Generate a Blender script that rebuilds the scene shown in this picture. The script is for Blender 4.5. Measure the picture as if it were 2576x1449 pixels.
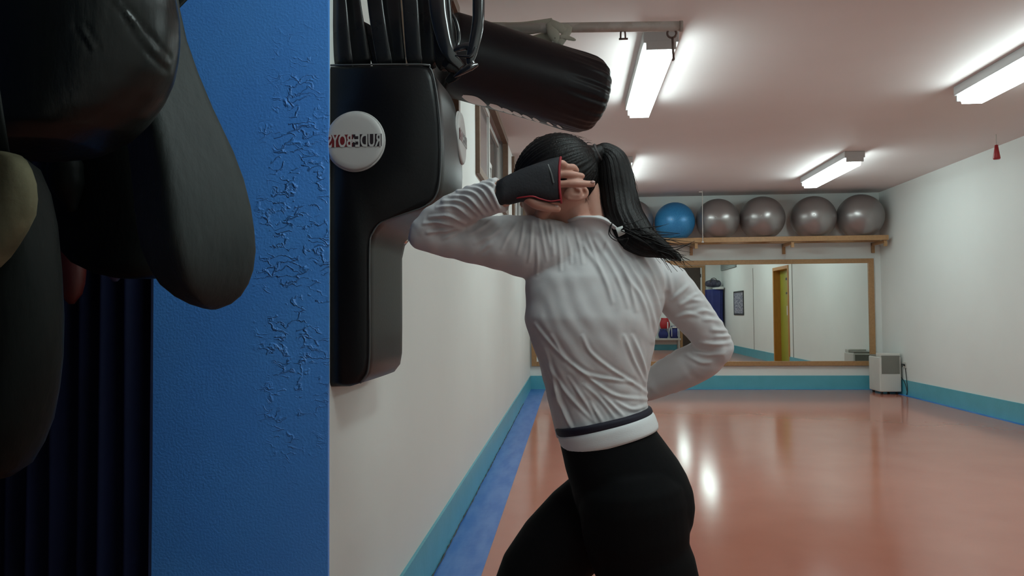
import bpy, bmesh, math, random
import numpy as np
from mathutils import Vector, Matrix
random.seed(4); rng = np.random.RandomState(7)
for o in list(bpy.data.objects): bpy.data.objects.remove(o)
S = bpy.context.scene; COL = S.collection
# ------------------------------------------------------------------ camera
FPX = 1900.0; YAW, PITCH, ROLL = .0783, .033, -.0073
CF = np.array([-math.sin(YAW)*math.cos(PITCH), math.cos(YAW)*math.cos(PITCH), math.sin(PITCH)])
_r0 = np.array([math.cos(YAW), math.sin(YAW), 0.]); _u0 = np.cross(_r0, CF)
CR = _r0*math.cos(ROLL)+_u0*math.sin(ROLL); CU = -_r0*math.sin(ROLL)+_u0*math.cos(ROLL)
CC = np.array([0, 0, 1.14])
cam = bpy.data.cameras.new('camera'); camo = bpy.data.objects.new('camera', cam); COL.objects.link(camo)
cam.sensor_width = 36; cam.sensor_fit = 'HORIZONTAL'; cam.lens = 36*FPX/2576; cam.clip_start = .02; cam.clip_end = 60
m = Matrix.Identity(4)
for i in range(3): m[i][0] = CR[i]; m[i][1] = CU[i]; m[i][2] = -CF[i]; m[i][3] = CC[i]
camo.matrix_world = m; S.camera = camo
# world: faint cool ambient outside the closed room
w = bpy.data.worlds.new('world'); S.world = w; w.use_nodes = True
w.node_tree.nodes['Background'].inputs[0].default_value = (.02, .025, .04, 1); w.node_tree.nodes['Background'].inputs[1].default_value = 1
LAMP = 26.0
S.view_settings.view_transform = 'Standard'; S.view_settings.look = 'None'; S.view_settings.gamma = 1
S.view_settings.use_curve_mapping = False; S.view_settings.exposure = -.42
H = 2.85; XL = -.624; XR = 4.469; YB = 11.31; YR = -.35; YW = 1.9; XA = -1.6
def P(px, py, y):
    d = CF+CR*(px-1288)/FPX-CU*(py-724.5)/FPX
    return CC+d*(y/d[1])
def V(*a): return np.array(a, float)
# ------------------------------------------------------------------ materials
def mat(name, col, rough=.6, metal=0, spec=.5, emit=None, est=0, bump=None, var=None, coat=0, sheen=0, sss=0):
    M = bpy.data.materials.new(name); M.use_nodes = True; nt = M.node_tree; b = nt.nodes['Principled BSDF']
    b.inputs['Base Color'].default_value = (*col, 1); b.inputs['Roughness'].default_value = rough
    b.inputs['Metallic'].default_value = metal; b.inputs['Specular IOR Level'].default_value = spec
    b.inputs['Coat Weight'].default_value = coat; b.inputs['Coat Roughness'].default_value = .12
    b.inputs['Sheen Weight'].default_value = sheen
    if sss: b.inputs['Subsurface Weight'].default_value = sss; b.inputs['Subsurface Scale'].default_value = .02; b.inputs['Subsurface Radius'].default_value = (1, .3, .15)
    if emit: b.inputs['Emission Color'].default_value = (*emit, 1); b.inputs['Emission Strength'].default_value = est
    tc = nt.nodes.new('ShaderNodeTexCoord')
    if var:      # (scale, amount, second colour, optional stretch)
        n = nt.nodes.new('ShaderNodeTexNoise'); n.inputs['Scale'].default_value = var[0]; n.inputs['Detail'].default_value = 6
        mp = nt.nodes.new('ShaderNodeMapping'); mp.inputs['Scale'].default_value = var[3] if len(var) > 3 else (1, 1, 1)
        nt.links.new(tc.outputs['Object'], mp.inputs[0]); nt.links.new(mp.outputs[0], n.inputs['Vector'])
        r = nt.nodes.new('ShaderNodeValToRGB'); r.color_ramp.elements[0].position = .5-var[1]; r.color_ramp.elements[1].position = .5+var[1]
        r.color_ramp.elements[0].color = (*col, 1); r.color_ramp.elements[1].color = (*var[2], 1)
        nt.links.new(n.outputs[0], r.inputs[0]); nt.links.new(r.outputs[0], b.inputs['Base Color'])
    if bump:     # (scale, strength, distance, stretch)
        n = nt.nodes.new('ShaderNodeTexNoise'); n.inputs['Scale'].default_value = bump[0]; n.inputs['Detail'].default_value = 5
        mp = nt.nodes.new('ShaderNodeMapping'); mp.inputs['Scale'].default_value = bump[3] if len(bump) > 3 else (1, 1, 1)
        nt.links.new(tc.outputs['Object'], mp.inputs[0]); nt.links.new(mp.outputs[0], n.inputs['Vector'])
        bp = nt.nodes.new('ShaderNodeBump'); bp.inputs['Strength'].default_value = bump[1]; bp.inputs['Distance'].default_value = bump[2]
        nt.links.new(n.outputs[0], bp.inputs['Height']); nt.links.new(bp.outputs[0], b.inputs['Normal'])
    return M
M = {}
M['wall'] = mat('white_wall_paint', (.78, .81, .785), .55, bump=(60, .15, .002), var=(1.3, .3, (.73, .755, .73)))
M['ceiling'] = mat('ceiling_paint', (.80, .745, .74), .7, bump=(90, .1, .002), var=(1.1, .3, (.75, .69, .68)))
M['teal'] = mat('teal_skirting_paint', (.11, .42, .52), .35, bump=(45, .35, .004), var=(6, .25, (.09, .37, .45)))
M['stripe'] = mat('blue_floor_paint', (.03, .15, .50), .35, bump=(14, .4, .004), var=(5, .12, (.09, .22, .56), (3, .6, 1)))
M['floor'] = mat('salmon_floor_coating', (.54, .205, .145), .135, bump=(4, .05, .003), var=(2.2, .3, (.48, .17, .12)), spec=.4)
M['wood'] = mat('varnished_wood', (.44, .25, .115), .4, bump=(30, .2, .002, (1, 1, 12)), var=(9, .3, (.33, .18, .075), (4, 1, 4)))
M['dullwood'] = mat('dull_brown_wood', (.20, .13, .085), .55, bump=(30, .2, .002, (1, 1, 12)), var=(9, .3, (.15, .09, .06), (4, 1, 4)))
M['darkwood'] = mat('dark_door_wood', (.05, .03, .02), .4, var=(8, .3, (.03, .018, .012), (4, 4, 1)))
M['orangewood'] = mat('orange_door_frame_wood', (.50, .22, .04), .4, var=(8, .3, (.4, .17, .03), (4, 4, 1)))
M['olive'] = mat('olive_yellow_door_paint', (.34, .33, .035), .4, var=(3, .3, (.28, .29, .03)))
M['mirror'] = mat('silvered_glass', (.86, .90, .87), .005, metal=1)
M['alu'] = mat('white_aluminium', (.62, .62, .60), .4, metal=.2)
M['glass'] = mat('reflection_grey_glass', (.25, .235, .235), .08, spec=.8, var=(1.5, .3, (.21, .2, .2)))  # grey base imitates the ceiling reflected in the panes
M['housing'] = mat('grey_lamp_housing', (.5, .5, .5), .5)
M['diffuser'] = mat('lit_diffuser', (.9, .9, .9), .4, emit=(.82, 1.0, .985), est=LAMP, var=(3, .3, (.88, .9, .9)))
M['leather'] = mat('black_leather', (.0045, .0045, .005), .36, spec=.28, bump=(160, .18, .0015), var=(4, .3, (.009, .009, .010)))
M['oldleather'] = mat('worn_black_leather', (.0035, .0042, .0042), .5, spec=.08, bump=(26, .45, .003, (2.5, 2.5, .8)), var=(5, .25, (.008, .010, .009)))
M['scuffed'] = mat('scuffed_grey_vinyl', (.019, .023, .023), .6, spec=.28, bump=(34, .5, .004, (2, 2, .7)), var=(7, .2, (.030, .036, .035)))
M['suede'] = mat('tan_suede', (.13, .12, .075), .9, spec=.1, bump=(60, .4, .003), var=(9, .15, (.055, .05, .03), (3, 1, .8)))
M['rubber'] = mat('black_rubber', (.005, .0055, .006), .22, spec=.45, bump=(12, .08, .003), var=(5, .3, (.018, .018, .02)))
M['gloss'] = mat('glossy_black_moulding', (.010, .011, .012), .17, spec=.9, coat=.5, var=(5, .3, (.014, .014, .016)))
M['baggrey'] = mat('black_vinyl', (.006, .0055, .007), .38, spec=.25, bump=(50, .25, .003), var=(4, .3, (.010, .009, .012)))
M['navy'] = mat('navy_canvas', (.0025, .006, .028), .8, spec=.15, bump=(90, .3, .002), var=(6, .3, (.002, .004, .018)))
M['navybag'] = mat('navy_blue_cloth', (.02, .03, .17), .7, bump=(40, .3, .003), var=(6, .3, (.012, .02, .11)))
M['grey_cloth'] = mat('grey_cloth', (.10, .10, .13), .8, var=(12, .15, (.03, .03, .06)))
M['white_cloth'] = mat('white_cloth', (.72, .74, .72), .85, bump=(30, .3, .003), var=(9, .2, (.6, .62, .6)))
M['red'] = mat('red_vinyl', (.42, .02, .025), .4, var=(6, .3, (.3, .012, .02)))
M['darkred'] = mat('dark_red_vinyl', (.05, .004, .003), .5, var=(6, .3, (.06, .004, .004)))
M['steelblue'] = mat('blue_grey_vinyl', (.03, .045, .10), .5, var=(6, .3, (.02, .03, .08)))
M['bench'] = mat('pale_grey_laminate', (.42, .41, .38), .5, var=(4, .3, (.38, .37, .34)))
M['pipe'] = mat('chipped_white_pipe_paint', (.50, .455, .42), .5, bump=(40, .3, .002), var=(14, .06, (.42, .37, .33)))
M['strap'] = mat('off_white_webbing', (.50, .48, .40), .85, bump=(70, .4, .002), var=(9, .3, (.42, .40, .33)))
M['rust'] = mat('rusty_steel', (.10, .055, .05), .5, metal=.6, var=(30, .2, (.22, .16, .14)))
M['letter'] = mat('white_print', (.75, .68, .66), .5, var=(8, .3, (.66, .6, .58)))
M['disc'] = mat('white_badge_vinyl', (.50, .48, .47), .45, bump=(50, .1, .002), var=(5, .3, (.45, .43, .42)))
M['printred'] = mat('dark_red_print', (.20, .012, .015), .5, var=(8, .3, (.12, .006, .01)))
M['printblack'] = mat('black_print', (.010, .008, .014), .5, var=(8, .3, (.02, .008, .012)))
M['piping'] = mat('grey_seam_piping', (.10, .10, .10), .4, var=(20, .3, (.07, .07, .07)))
M['steel'] = mat('bright_steel', (.6, .58, .55), .25, metal=1, var=(20, .3, (.5, .48, .45)))
M['shirt'] = mat('thin_white_jersey', (.66, .645, .65), .75, bump=(260, .12, .0012), var=(6, .3, (.61, .59, .60)), sheen=.1)
M['legging'] = mat('black_stretch_fabric', (.0035, .0035, .0042), .8, spec=.12, bump=(300, .2, .001), var=(5, .3, (.0045, .0045, .005)))
M['band'] = mat('white_elastic', (.80, .82, .83), .7, bump=(220, .25, .0012, (1, 1, 3)), var=(6, .3, (.74, .76, .77)))
M['navyband'] = mat('navy_elastic', (.006, .005, .016), .7, bump=(220, .2, .001), var=(6, .3, (.008, .007, .02)))
M['skin'] = mat('skin', (.60, .33, .25), .5, sss=.12, bump=(120, .15, .001), var=(14, .25, (.52, .26, .20)))
M['nail'] = mat('fingernail', (.72, .48, .42), .3, var=(20, .3, (.7, .45, .4)))
M['hair'] = mat('black_hair', (.006, .0055, .006), .38, spec=.24, bump=(90, .5, .002, (6, 6, .8)), var=(30, .2, (.011, .0085, .008), (6, 6, .6)))
M['glovecloth'] = mat('black_hand_wrap_cloth', (.010, .010, .014), .7, bump=(180, .4, .0015), var=(12, .25, (.016, .016, .021)))
M['redtrim'] = mat('red_binding', (.36, .018, .03), .6, var=(20, .3, (.26, .01, .02)))
M['eye'] = mat('eye', (.75, .72, .70), .2, var=(20, .3, (.7, .68, .66)))
M['lightgrey'] = mat('off_white_plastic', (.62, .61, .56), .45, var=(5, .3, (.57, .56, .52)))
M['grille'] = mat('grey_grille', (.20, .195, .165), .5, var=(6, .3, (.17, .165, .14)), bump=(140, .5, .003, (1, 1, 6)))
M['blackpl'] = mat('dark_plastic', (.02, .02, .022), .5, var=(9, .3, (.03, .03, .03)))
M['cord'] = mat('white_cord', (.66, .62, .58), .7, var=(9, .3, (.6, .56, .52)))
M['poster'] = mat('grey_blue_poster', (.10, .11, .17), .4, var=(4, .1, (.42, .42, .46), (1, 2, 6)))
M['vent'] = mat('grey_green_vent', (.28, .32, .31), .5, var=(3, .3, (.24, .28, .27)), bump=(6, .3, .01, (1, 1, 14)))
M['pinkband'] = mat('hair_elastic', (.03, .025, .025), .6, var=(9, .3, (.05, .04, .04)))
def ballmat(name, c, c2):
    return mat(name, c, .3, spec=.6, metal=.6, bump=(4, .05, .004), var=(3, .3, c2))
M['ballgrey'] = ballmat('pearl_grey_vinyl', (.31, .285, .28), (.27, .25, .245))
M['ballblue'] = mat('blue_speckled_vinyl', (.015, .17, .42), .33, spec=.6, metal=.15, bump=(120, .35, .003), var=(110, .12, (.04, .26, .52)))
# cracked blue wall paint
def bluewall():
    X = bpy.data.materials.new('cracked_blue_wall_paint'); X.use_nodes = True; nt = X.node_tree; N = nt.nodes; L = nt.links; b = N['Principled BSDF']
    b.inputs['Roughness'].default_value = .38
    tc = N.new('ShaderNodeTexCoord')
    n1 = N.new('ShaderNodeTexNoise'); n1.inputs['Scale'].default_value = 2.5; n1.inputs['Detail'].default_value = 6
    L.new(tc.outputs['Object'], n1.inputs['Vector'])
    rp = N.new('ShaderNodeValToRGB'); rp.color_ramp.elements[0].color = (.085, .33, .93, 1); rp.color_ramp.elements[1].color = (.10, .37, .95, 1)
    rp.color_ramp.elements[0].position = .35; rp.color_ramp.elements[1].position = .65
    L.new(n1.outputs[0], rp.inputs[0]); L.new(rp.outputs[0], b.inputs['Base Color'])
    # fine stipple
    n2 = N.new('ShaderNodeTexNoise'); n2.inputs['Scale'].default_value = 150; n2.inputs['Detail'].default_value = 4
    L.new(tc.outputs['Object'], n2.inputs['Vector'])
    # warped voronoi cracks, wider than tall, kept to a vertical band
    nw = N.new('ShaderNodeTexNoise'); nw.inputs['Scale'].default_value = 22; nw.inputs['Detail'].default_value = 5; L.new(tc.outputs['Object'], nw.inputs['Vector'])
    mx = N.new('ShaderNodeVectorMath'); mx.operation = 'SCALE'; mx.inputs['Scale'].default_value = .07; L.new(nw.outputs['Color'], mx.inputs[0])
    ad = N.new('ShaderNodeVectorMath'); ad.operation = 'ADD'; L.new(tc.outputs['Object'], ad.inputs[0]); L.new(mx.outputs[0], ad.inputs[1])
    mp = N.new('ShaderNodeMapping'); mp.inputs['Scale'].default_value = (17, 3, 52); L.new(ad.outputs[0], mp.inputs[0])
    vo = N.new('ShaderNodeTexVoronoi'); vo.feature = 'DISTANCE_TO_EDGE'; vo.inputs['Scale'].default_value = 1; L.new(mp.outputs[0], vo.inputs['Vector'])
    cr = N.new('ShaderNodeMapRange'); cr.inputs['From Min'].default_value = 0; cr.inputs['From Max'].default_value = .09; cr.inputs['To Min'].default_value = 1; cr.inputs['To Max'].default_value = 0
    L.new(vo.outputs['Distance'], cr.inputs['Value'])
    sx = N.new('ShaderNodeSeparateXYZ'); L.new(tc.outputs['Object'], sx.inputs[0])
    def band(out, c, hw):
        s = N.new('ShaderNodeMath'); s.operation = 'SUBTRACT'; s.inputs[1].default_value = c; L.new(out, s.inputs[0])
        a = N.new('ShaderNodeMath'); a.operation = 'ABSOLUTE'; L.new(s.outputs[0], a.inputs[0])
        r = N.new('ShaderNodeMapRange'); r.inputs['From Min'].default_value = 0; r.inputs['From Max'].default_value = hw; r.inputs['To Min'].default_value = 1; r.inputs['To Max'].default_value = 0
        L.new(a.outputs[0], r.inputs['Value']); return r.outputs[0]
    def mul(a, c):
        q = N.new('ShaderNodeMath'); q.operation = 'MULTIPLY'; L.new(a, q.inputs[0]); L.new(c, q.inputs[1]); return q.outputs[0]
    bx = band(sx.outputs['X'], -.715, .115); bz = band(sx.outputs['Z'], 1.30, .62)
    np_ = N.new('ShaderNodeTexNoise'); np_.inputs['Scale'].default_value = 24; np_.inputs['Detail'].default_value = 3; L.new(tc.outputs['Object'], np_.inputs['Vector'])
    pr_ = N.new('ShaderNodeMapRange'); pr_.inputs['From Min'].default_value = .47; pr_.inputs['From Max'].default_value = .58; L.new(np_.outputs[0], pr_.inputs['Value'])
    msk = mul(mul(bx, bz), pr_.outputs[0])
    sc = N.new('ShaderNodeMath'); sc.operation = 'MULTIPLY'; sc.inputs[1].default_value = 2.6; sc.use_clamp = True; L.new(msk, sc.inputs[0])
    h = mul(cr.outputs[0], sc.outputs[0])
    hm = N.new('ShaderNodeMath'); hm.operation = 'MULTIPLY_ADD'; hm.inputs[1].default_value = 1.6; L.new(h, hm.inputs[0])
    n2m = N.new('ShaderNodeMath'); n2m.operation = 'MULTIPLY'; n2m.inputs[1].default_value = .42; L.new(n2.outputs[0], n2m.inputs[0]); L.new(n2m.outputs[0], hm.inputs[2])
    bp = N.new('ShaderNodeBump'); bp.inputs['Strength'].default_value = .8; bp.inputs['Distance'].default_value = .004
    L.new(hm.outputs[0], bp.inputs['Height']); L.new(bp.outputs[0], b.inputs['Normal'])
    return X
M['bluewall'] = bluewall()
M['alcove'] = mat('bounce_cutting_navy', (.012, .03, .10), .7, spec=.2, var=(3, .3, (.009, .022, .08)))  # invented dark colour for unseen alcove walls, cuts bounce light on the gear
M['gloveleather'] = mat('black_glove_leather', (.0045, .0055, .0055), .33, spec=.32, bump=(26, .35, .003, (2.5, 2.5, .8)), var=(5, .25, (.008, .010, .009)))
# ------------------------------------------------------------------ object helpers
def link(name, me, m, parent=None, smooth=True):
    o = bpy.data.objects.new(name, me); COL.objects.link(o)
    if m is not None: me.materials.append(M[m] if isinstance(m, str) else m)
    if smooth:
        for p in me.polygons: p.use_smooth = True
    if parent is not None: o.parent = parent
    return o
def rawmesh(name, v, f):
    me = bpy.data.meshes.new(name); me.from_pydata([tuple(map(float, p)) for p in v], [], [tuple(q) for q in f]); me.update(); return me
def tag(o, label=None, cat=None, group=None, kind=None):
    if label: o['label'] = label
    if cat: o['category'] = cat
    if group: o['group'] = group
    if kind: o['kind'] = kind
    return o
def empty(name, loc, label, cat, group=None):
    o = bpy.data.objects.new(name, None); COL.objects.link(o); o.location = tuple(map(float, loc)); o.empty_display_size = .05
    return tag(o, label, cat, group)
def part(o, root):   # mesh data is in world coordinates: make it local to the root's location
    L = root.matrix_basis.translation if root.parent is None else None
    off = Vector((0, 0, 0)); r = root
    while r is not None:
        off += Vector(r.location); r = r.parent
    o.data.transform(Matrix.Translation(-off)); o.parent = root; return o
class MB:
    def __init__(s): s.v = []; s.f = []
    def add(s, v, f):
        k = len(s.v); s.v += [tuple(map(float, p)) for p in v]; s.f += [tuple(i+k for i in q) for q in f]; return s
    def box(s, a, b):
        x0, y0, z0 = a; x1, y1, z1 = b
        return s.add([(x0, y0, z0), (x1, y0, z0), (x1, y1, z0), (x0, y1, z0), (x0, y0, z1), (x1, y0, z1), (x1, y1, z1), (x0, y1, z1)],
                     [(0, 3, 2, 1), (4, 5, 6, 7), (0, 1, 5, 4), (1, 2, 6, 5), (2, 3, 7, 6), (3, 0, 4, 7)])
    def loft(s, secs, n=24, e=2.0, mod=None, closed=False):
        """secs: (centre, a, b) ring semi-axes; e: superellipse exponent"""
        vs = []; fs = []; k = len(secs)
        for i, (c, a, b) in enumerate(secs):
            for j in range(n):
                t = 2*math.pi*j/n; ct, st = math.cos(t), math.sin(t)
                x = math.copysign(abs(ct)**(2/e), ct); y = math.copysign(abs(st)**(2/e), st)
                q = 1 if mod is None else mod(i, t)
                vs.append(np.array(c)+(np.array(a)*x+np.array(b)*y)*q)
        for i in range(k if closed else k-1):
            for j in range(n):
                a0 = i*n+j; a1 = i*n+(j+1) % n; b0 = ((i+1) % k)*n+j; b1 = ((i+1) % k)*n+(j+1) % n
                fs.append((a0, a1, b1, b0))
        if not closed:
            vs.append(np.array(secs[0][0])); vs.append(np.array(secs[-1][0])); q = k*n
            for j in range(n):
                fs.append((q, (j+1) % n, j)); fs.append((q+1, (k-1)*n+j, (k-1)*n+(j+1) % n))
        return s.add(vs, fs)
    def limb(s, pts, rad, n=16, flat=1., hint=(0, 1, 0), caps=True, closed=False, mod=None, e=2.0):
        pts = [np.array(p, float) for p in pts]; rad = list(rad) if hasattr(rad, '__len__') else [rad]*len(pts)
        T = []
        for i in range(len(pts)):
            if closed: t = pts[(i+1) % len(pts)]-pts[i-1]
            else: t = pts[min(i+1, len(pts)-1)]-pts[max(i-1, 0)]
            T.append(t/np.linalg.norm(t))
        secs = []; h = np.array(hint, float)
        for i, p in enumerate(pts):
            b = h-T[i]*(h@T[i]); b /= np.linalg.norm(b)+1e-12; a = np.cross(b, T[i])
            secs.append((p, a*rad[i], b*rad[i]*flat))
        if caps and not closed:
            def cap(sec, t, r, sg):
                c, a, b = sec; out = []
                for q in (.35, .7, .93):
                    kk = math.sqrt(1-q*q); out.append((c+t*sg*r*q*min(1, flat), a*kk, b*kk))
                return out
            secs = cap(secs[0], T[0], rad[0], -1)[::-1]+secs+cap(secs[-1], T[-1], rad[-1], 1)
        return s.loft(secs, n, e=e, mod=mod, closed=closed)
    def ell(s, c, a, b, d, n=20):
        c, a, b, d = map(np.array, (c, a, b, d)); secs = []
        for i in range(1, n):
            t = math.pi*i/n; secs.append((c-d*math.cos(t), a*math.sin(t), b*math.sin(t)))
        return s.loft(secs, n+8)
    def tube(s, pts, r, n=8, closed=False): return s.limb(pts, r, n, caps=False, closed=closed, hint=(.13, .31, .94))
    def build(s, name, m, parent=None, smooth=True, bevel=0, seg=2):
        o = link(name, rawmesh(name, s.v, s.f), m, None, smooth)
        bm = bmesh.new(); bm.from_mesh(o.data); bmesh.ops.recalc_face_normals(bm, faces=bm.faces)
        if bevel:
            ed = [e for e in bm.edges if len(e.link_faces) == 2 and e.calc_face_angle(0) > .5]
            bmesh.ops.bevel(bm, geom=ed, offset=bevel, segments=seg, affect='EDGES', profile=.5)
        bm.to_mesh(o.data); bm.free()
        for p in o.data.polygons: p.use_smooth = smooth
        if bevel and smooth: o.data.set_sharp_from_angle(angle=math.radians(50))
        if parent is not None: part(o, parent)
        return o
def arc(pts, k=6):
    """Catmull-Rom through points"""
    p = [np.array(q, float) for q in pts]; p = [2*p[0]-p[1]]+p+[2*p[-1]-p[-2]]; out = []
    for i in range(1, len(p)-2):
        for j in range(k):
            t = j/k; a, b, c, d = p[i-1:i+3]
            out.append(.5*((2*b)+(-a+c)*t+(2*a-5*b+4*c-d)*t*t+(-a+3*b-3*c+d)*t**3))
    out.append(p[-2]); return out
def rarc(pts, rad, k=6):
    q = arc([np.append(np.array(p, float), r) for p, r in zip(pts, rad)], k)
    return [x[:3] for x in q], [max(float(x[3]), .0008) for x in q]
def box(name, a, b, m, parent=None, bevel=0, kind=None, smooth=False):
    o = MB().box(a, b).build(name, m, parent, smooth, bevel)
    if kind: o['kind'] = kind
    return o
def struct(name, a, b, m): return box(name, a, b, m, kind='structure')
def prism_y(mb, poly, y0, y1):
    n = len(poly); v = [(x, y0, z) for x, z in poly]+[(x, y1, z) for x, z in poly]
    f = [tuple(range(n)), tuple(range(2*n-1, n-1, -1))]+[(i, i+n, (i+1) % n+n, (i+1) % n) for i in range(n)]
    return mb.add(v, f)
def remesh(mb, name, voxel, smooth_it=6, fac=.5):
    me = rawmesh(name, mb.v, mb.f); bm = bmesh.new(); bm.from_mesh(me); bmesh.ops.recalc_face_normals(bm, faces=bm.faces); bm.to_mesh(me); bm.free()
    o = bpy.data.objects.new('tmp', me); COL.objects.link(o)
    r = o.modifiers.new('r', 'REMESH'); r.mode = 'VOXEL'; r.voxel_size = voxel; r.adaptivity = 0
    s = o.modifiers.new('s', 'SMOOTH'); s.factor = fac; s.iterations = smooth_it
    dg = bpy.context.evaluated_depsgraph_get(); dg.update()
    out = bpy.data.meshes.new_from_object(o.evaluated_get(dg)); bpy.data.objects.remove(o); out.name = name
    return out
def coords(me):
    a = np.empty(len(me.vertices)*3, np.float32); me.vertices.foreach_get('co', a); return a.reshape(-1, 3).astype(float)
def normals(me):
    a = np.empty(len(me.vertices)*3, np.float32); me.vertex_normals.foreach_get('vector', a); return a.reshape(-1, 3).astype(float)
def setco(me, a): me.vertices.foreach_set('co', a.astype(np.float32).ravel()); me.update()
# ------------------------------------------------------------------ room
struct('floor', (XA-.2, YR-.2, -.1), (XR+.2, YB+.2, 0), 'floor')
struct('ceiling', (XA-.2, YR-.2, H), (XR+.2, YB+.2, H+.1), 'ceiling')
struct('wall_back', (XL-.2, YB, 0), (XR+.3, YB+.15, H), 'wall')
struct('wall_rear', (-.45, YR-.15, 0), (XR+.3, YR, H), 'wall')
struct('wall_rear_alcove', (XA-.2, YR-.15, 0), (-.45, YR, H), 'alcove')  # unseen strip of rear wall, made dark to keep the alcove in shade
struct('wall_alcove', (XA-.15, YR, 0), (XA, YW, H), 'alcove')  # unseen side wall, darkened for the same loss of bounce light
struct('wall_blue', (XA-.1, YW, 0), (XL, YW+.012, H), 'bluewall')
YC = YW+.012
# left wall with three high window openings
WIN = [(2.75, 4.04), (4.955, 7.22), (8.05, 10.2)]; WZ0, WZ1 = 2.085, 2.80
def wall_left():
    b = MB(); x0 = XL-.15
    b.box((x0, YC, 0), (XL, YB, WZ0)); b.box((x0, YC, WZ1), (XL, YB, H))
    ys = [YC]+[q for w_ in WIN for q in w_]+[YB]
    for i in range(0, len(ys), 2): b.box((x0, ys[i], WZ0), (XL, ys[i+1], WZ1))
    o = b.build('wall_left', 'wall', smooth=False); o['kind'] = 'structure'
wall_left()
def wall_right():
    b = MB(); d0, d1, dz = 5.49, 6.57, 2.03
    b.box((XR, YR, 0), (XR+.3, d0, H)); b.box((XR, d1, 0), (XR+.3, YB, H)); b.box((XR, d0, dz), (XR+.3, d1, H))
    o = b.build('wall_right', 'wall', smooth=False); o['kind'] = 'structure'
wall_right()
BH = .2
struct('baseboard_left', (XL, YC, 0), (XL+.012, YB, BH), 'teal')
struct('baseboard_back', (XL+.012, YB-.012, 0), (XR, YB, BH), 'teal')
b = MB(); b.box((XR-.012, YR, 0), (XR, 5.43, BH)); b.box((XR-.012, 6.63, 0), (XR, YB-.012, BH))
o = b.build('baseboard_right', 'teal', smooth=False); o['kind'] = 'structure'
struct('baseboard_rear', (XL, YR, 0), (XR-.012, YR+.012, BH-.04), 'teal')
# painted floor border: wide on the left, thin elsewhere
struct('trim_1', (XL+.012, YW, 0), (XL+.222, YB-.012, .0015), 'stripe')
struct('trim_2', (XL+.222, YB-.05, 0), (XR-.012, YB-.012, .0015), 'stripe')
struct('trim_3', (XR-.07, 6.63, 0), (XR-.012, YB-.05, .0015), 'stripe')
# dark jagged crack between skirting and border
b = MB()
pts = [V(XL+.013+.004*abs(math.sin(3.1*y)), y, .003+.006*random.random()) for y in np.arange(2.6, 9.5, .045)]
b.tube(pts, [.0015+.0035*random.random()**2 for _ in pts], 5)
o = b.build('trim_4', 'blackpl'); o['kind'] = 'structure'
# high windows
for i, (y0, y1) in enumerate(WIN):
    e = empty('window_%d' % (i+1), (XL, y0, WZ0), None, None); e['kind'] = 'structure'
    b = MB(); t = .055; xo0, xo1 = XL-.02, XL+.03
    b.box((xo0, y0-.02, WZ0-.02), (xo1, y0+t-.02, WZ1+.02)); b.box((xo0, y1-t+.02, WZ0-.02), (xo1, y1+.02, WZ1+.02))
    b.box((xo0, y0+t-.02, WZ0-.02), (xo1, y1-t+.02, WZ0+t-.02)); b.box((xo0, y0+t-.02, WZ1-t+.02), (xo1, y1-t+.02, WZ1+.02))
    b.build('window_frame', 'dullwood', e, False, .003)
    ym = y0+(y1-y0)*.47
    for (a0, a1, xs) in ((y0+t-.02, ym+.03, XL-.035), (ym-.03, y1-t+.02, XL-.065)):
        b = MB(); q = .045
        b.box((xs-.014, a0, WZ0+.035), (xs+.014, a0+q, WZ1-.035)); b.box((xs-.014, a1-q, WZ0+.035), (xs+.014, a1, WZ1-.035))
        b.box((xs-.014, a0+q, WZ0+.035), (xs+.014, a1-q, WZ0+.035+q)); b.box((xs-.014, a0+q, WZ1-.035-q), (xs+.014, a1-q, WZ1-.035))
        s = b.build('sash', 'alu', e, False, .003)
        MB().box((xs-.004, a0+q, WZ0+.035+q), (xs+.004, a1-q, WZ1-.035-q)).build('pane', 'glass', s, False)
        if i == 1 and a0 > y0+.3:
            b = MB(); yy = ym+.07
            b.box((xs+.014, yy-.08, 2.36), (xs+.024, yy+.28, 2.40))
            b.tube([V(xs+.02, yy+.27, 2.39), V(xs+.02, yy+.22, 2.28), V(xs+.02, yy+.05, 2.2)], .008, 6)
            b.build('latch_arm', 'alu', s, False)
# doors
e = empty('door_1', (3.3, YR, 0), None, None); e['kind'] = 'structure'
MB().box((3.30, YR+.002, 0), (3.84, YR+.035, 2.45)).build('door_leaf', 'darkwood', e, False, .003)
b = MB(); b.box((3.90, YR+.002, 0), (3.98, YR+.05, 2.52)); b.box((3.22, YR+.002, 0), (3.30, YR+.05, 2.52)); b.box((3.30, YR+.002, 2.45), (3.90, YR+.05, 2.52)); b.build('door_frame', 'wood', e, False, .003)
MB().box((3.845, YR+.002, 0), (3.895, YR+.03, 2.45)).build('door_edge', 'lightgrey', e, False)
for z in (.3, 2.16): MB().box((3.835, YR+.03, z), (3.865, YR+.045, z+.1)).build('hinge', 'blackpl', e, False)
e = empty('door_2', (XR+.12, 5.49, 0), None, None); e['kind'] = 'structure'
b = MB(); b.box((XR-.015, 5.43, 0), (XR+.16, 5.50, 2.09)); b.box((XR-.015, 6.56, 0), (XR+.16, 6.63, 2.09)); b.box((XR-.015, 5.50, 2.02), (XR+.16, 6.56, 2.09))
b.build('door_frame', 'orangewood', e, False, .003)
lf = MB().box((XR+.13, 5.50, .005), (XR+.17, 6.56, 2.02)).build('door_leaf', 'olive', e, False, .003)
for (ya, za, yb, zb, mm) in ((5.95, 1.80, 6.40, 1.85, 'blackpl'), (5.95, 1.50, 6.40, 1.54, 'blackpl'), (6.0, 1.05, 6.35, 1.25, 'lightgrey')):
    MB().box((XR+.122, ya, za), (XR+.13, yb, zb)).build('door_notice', mm, lf, False)
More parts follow.
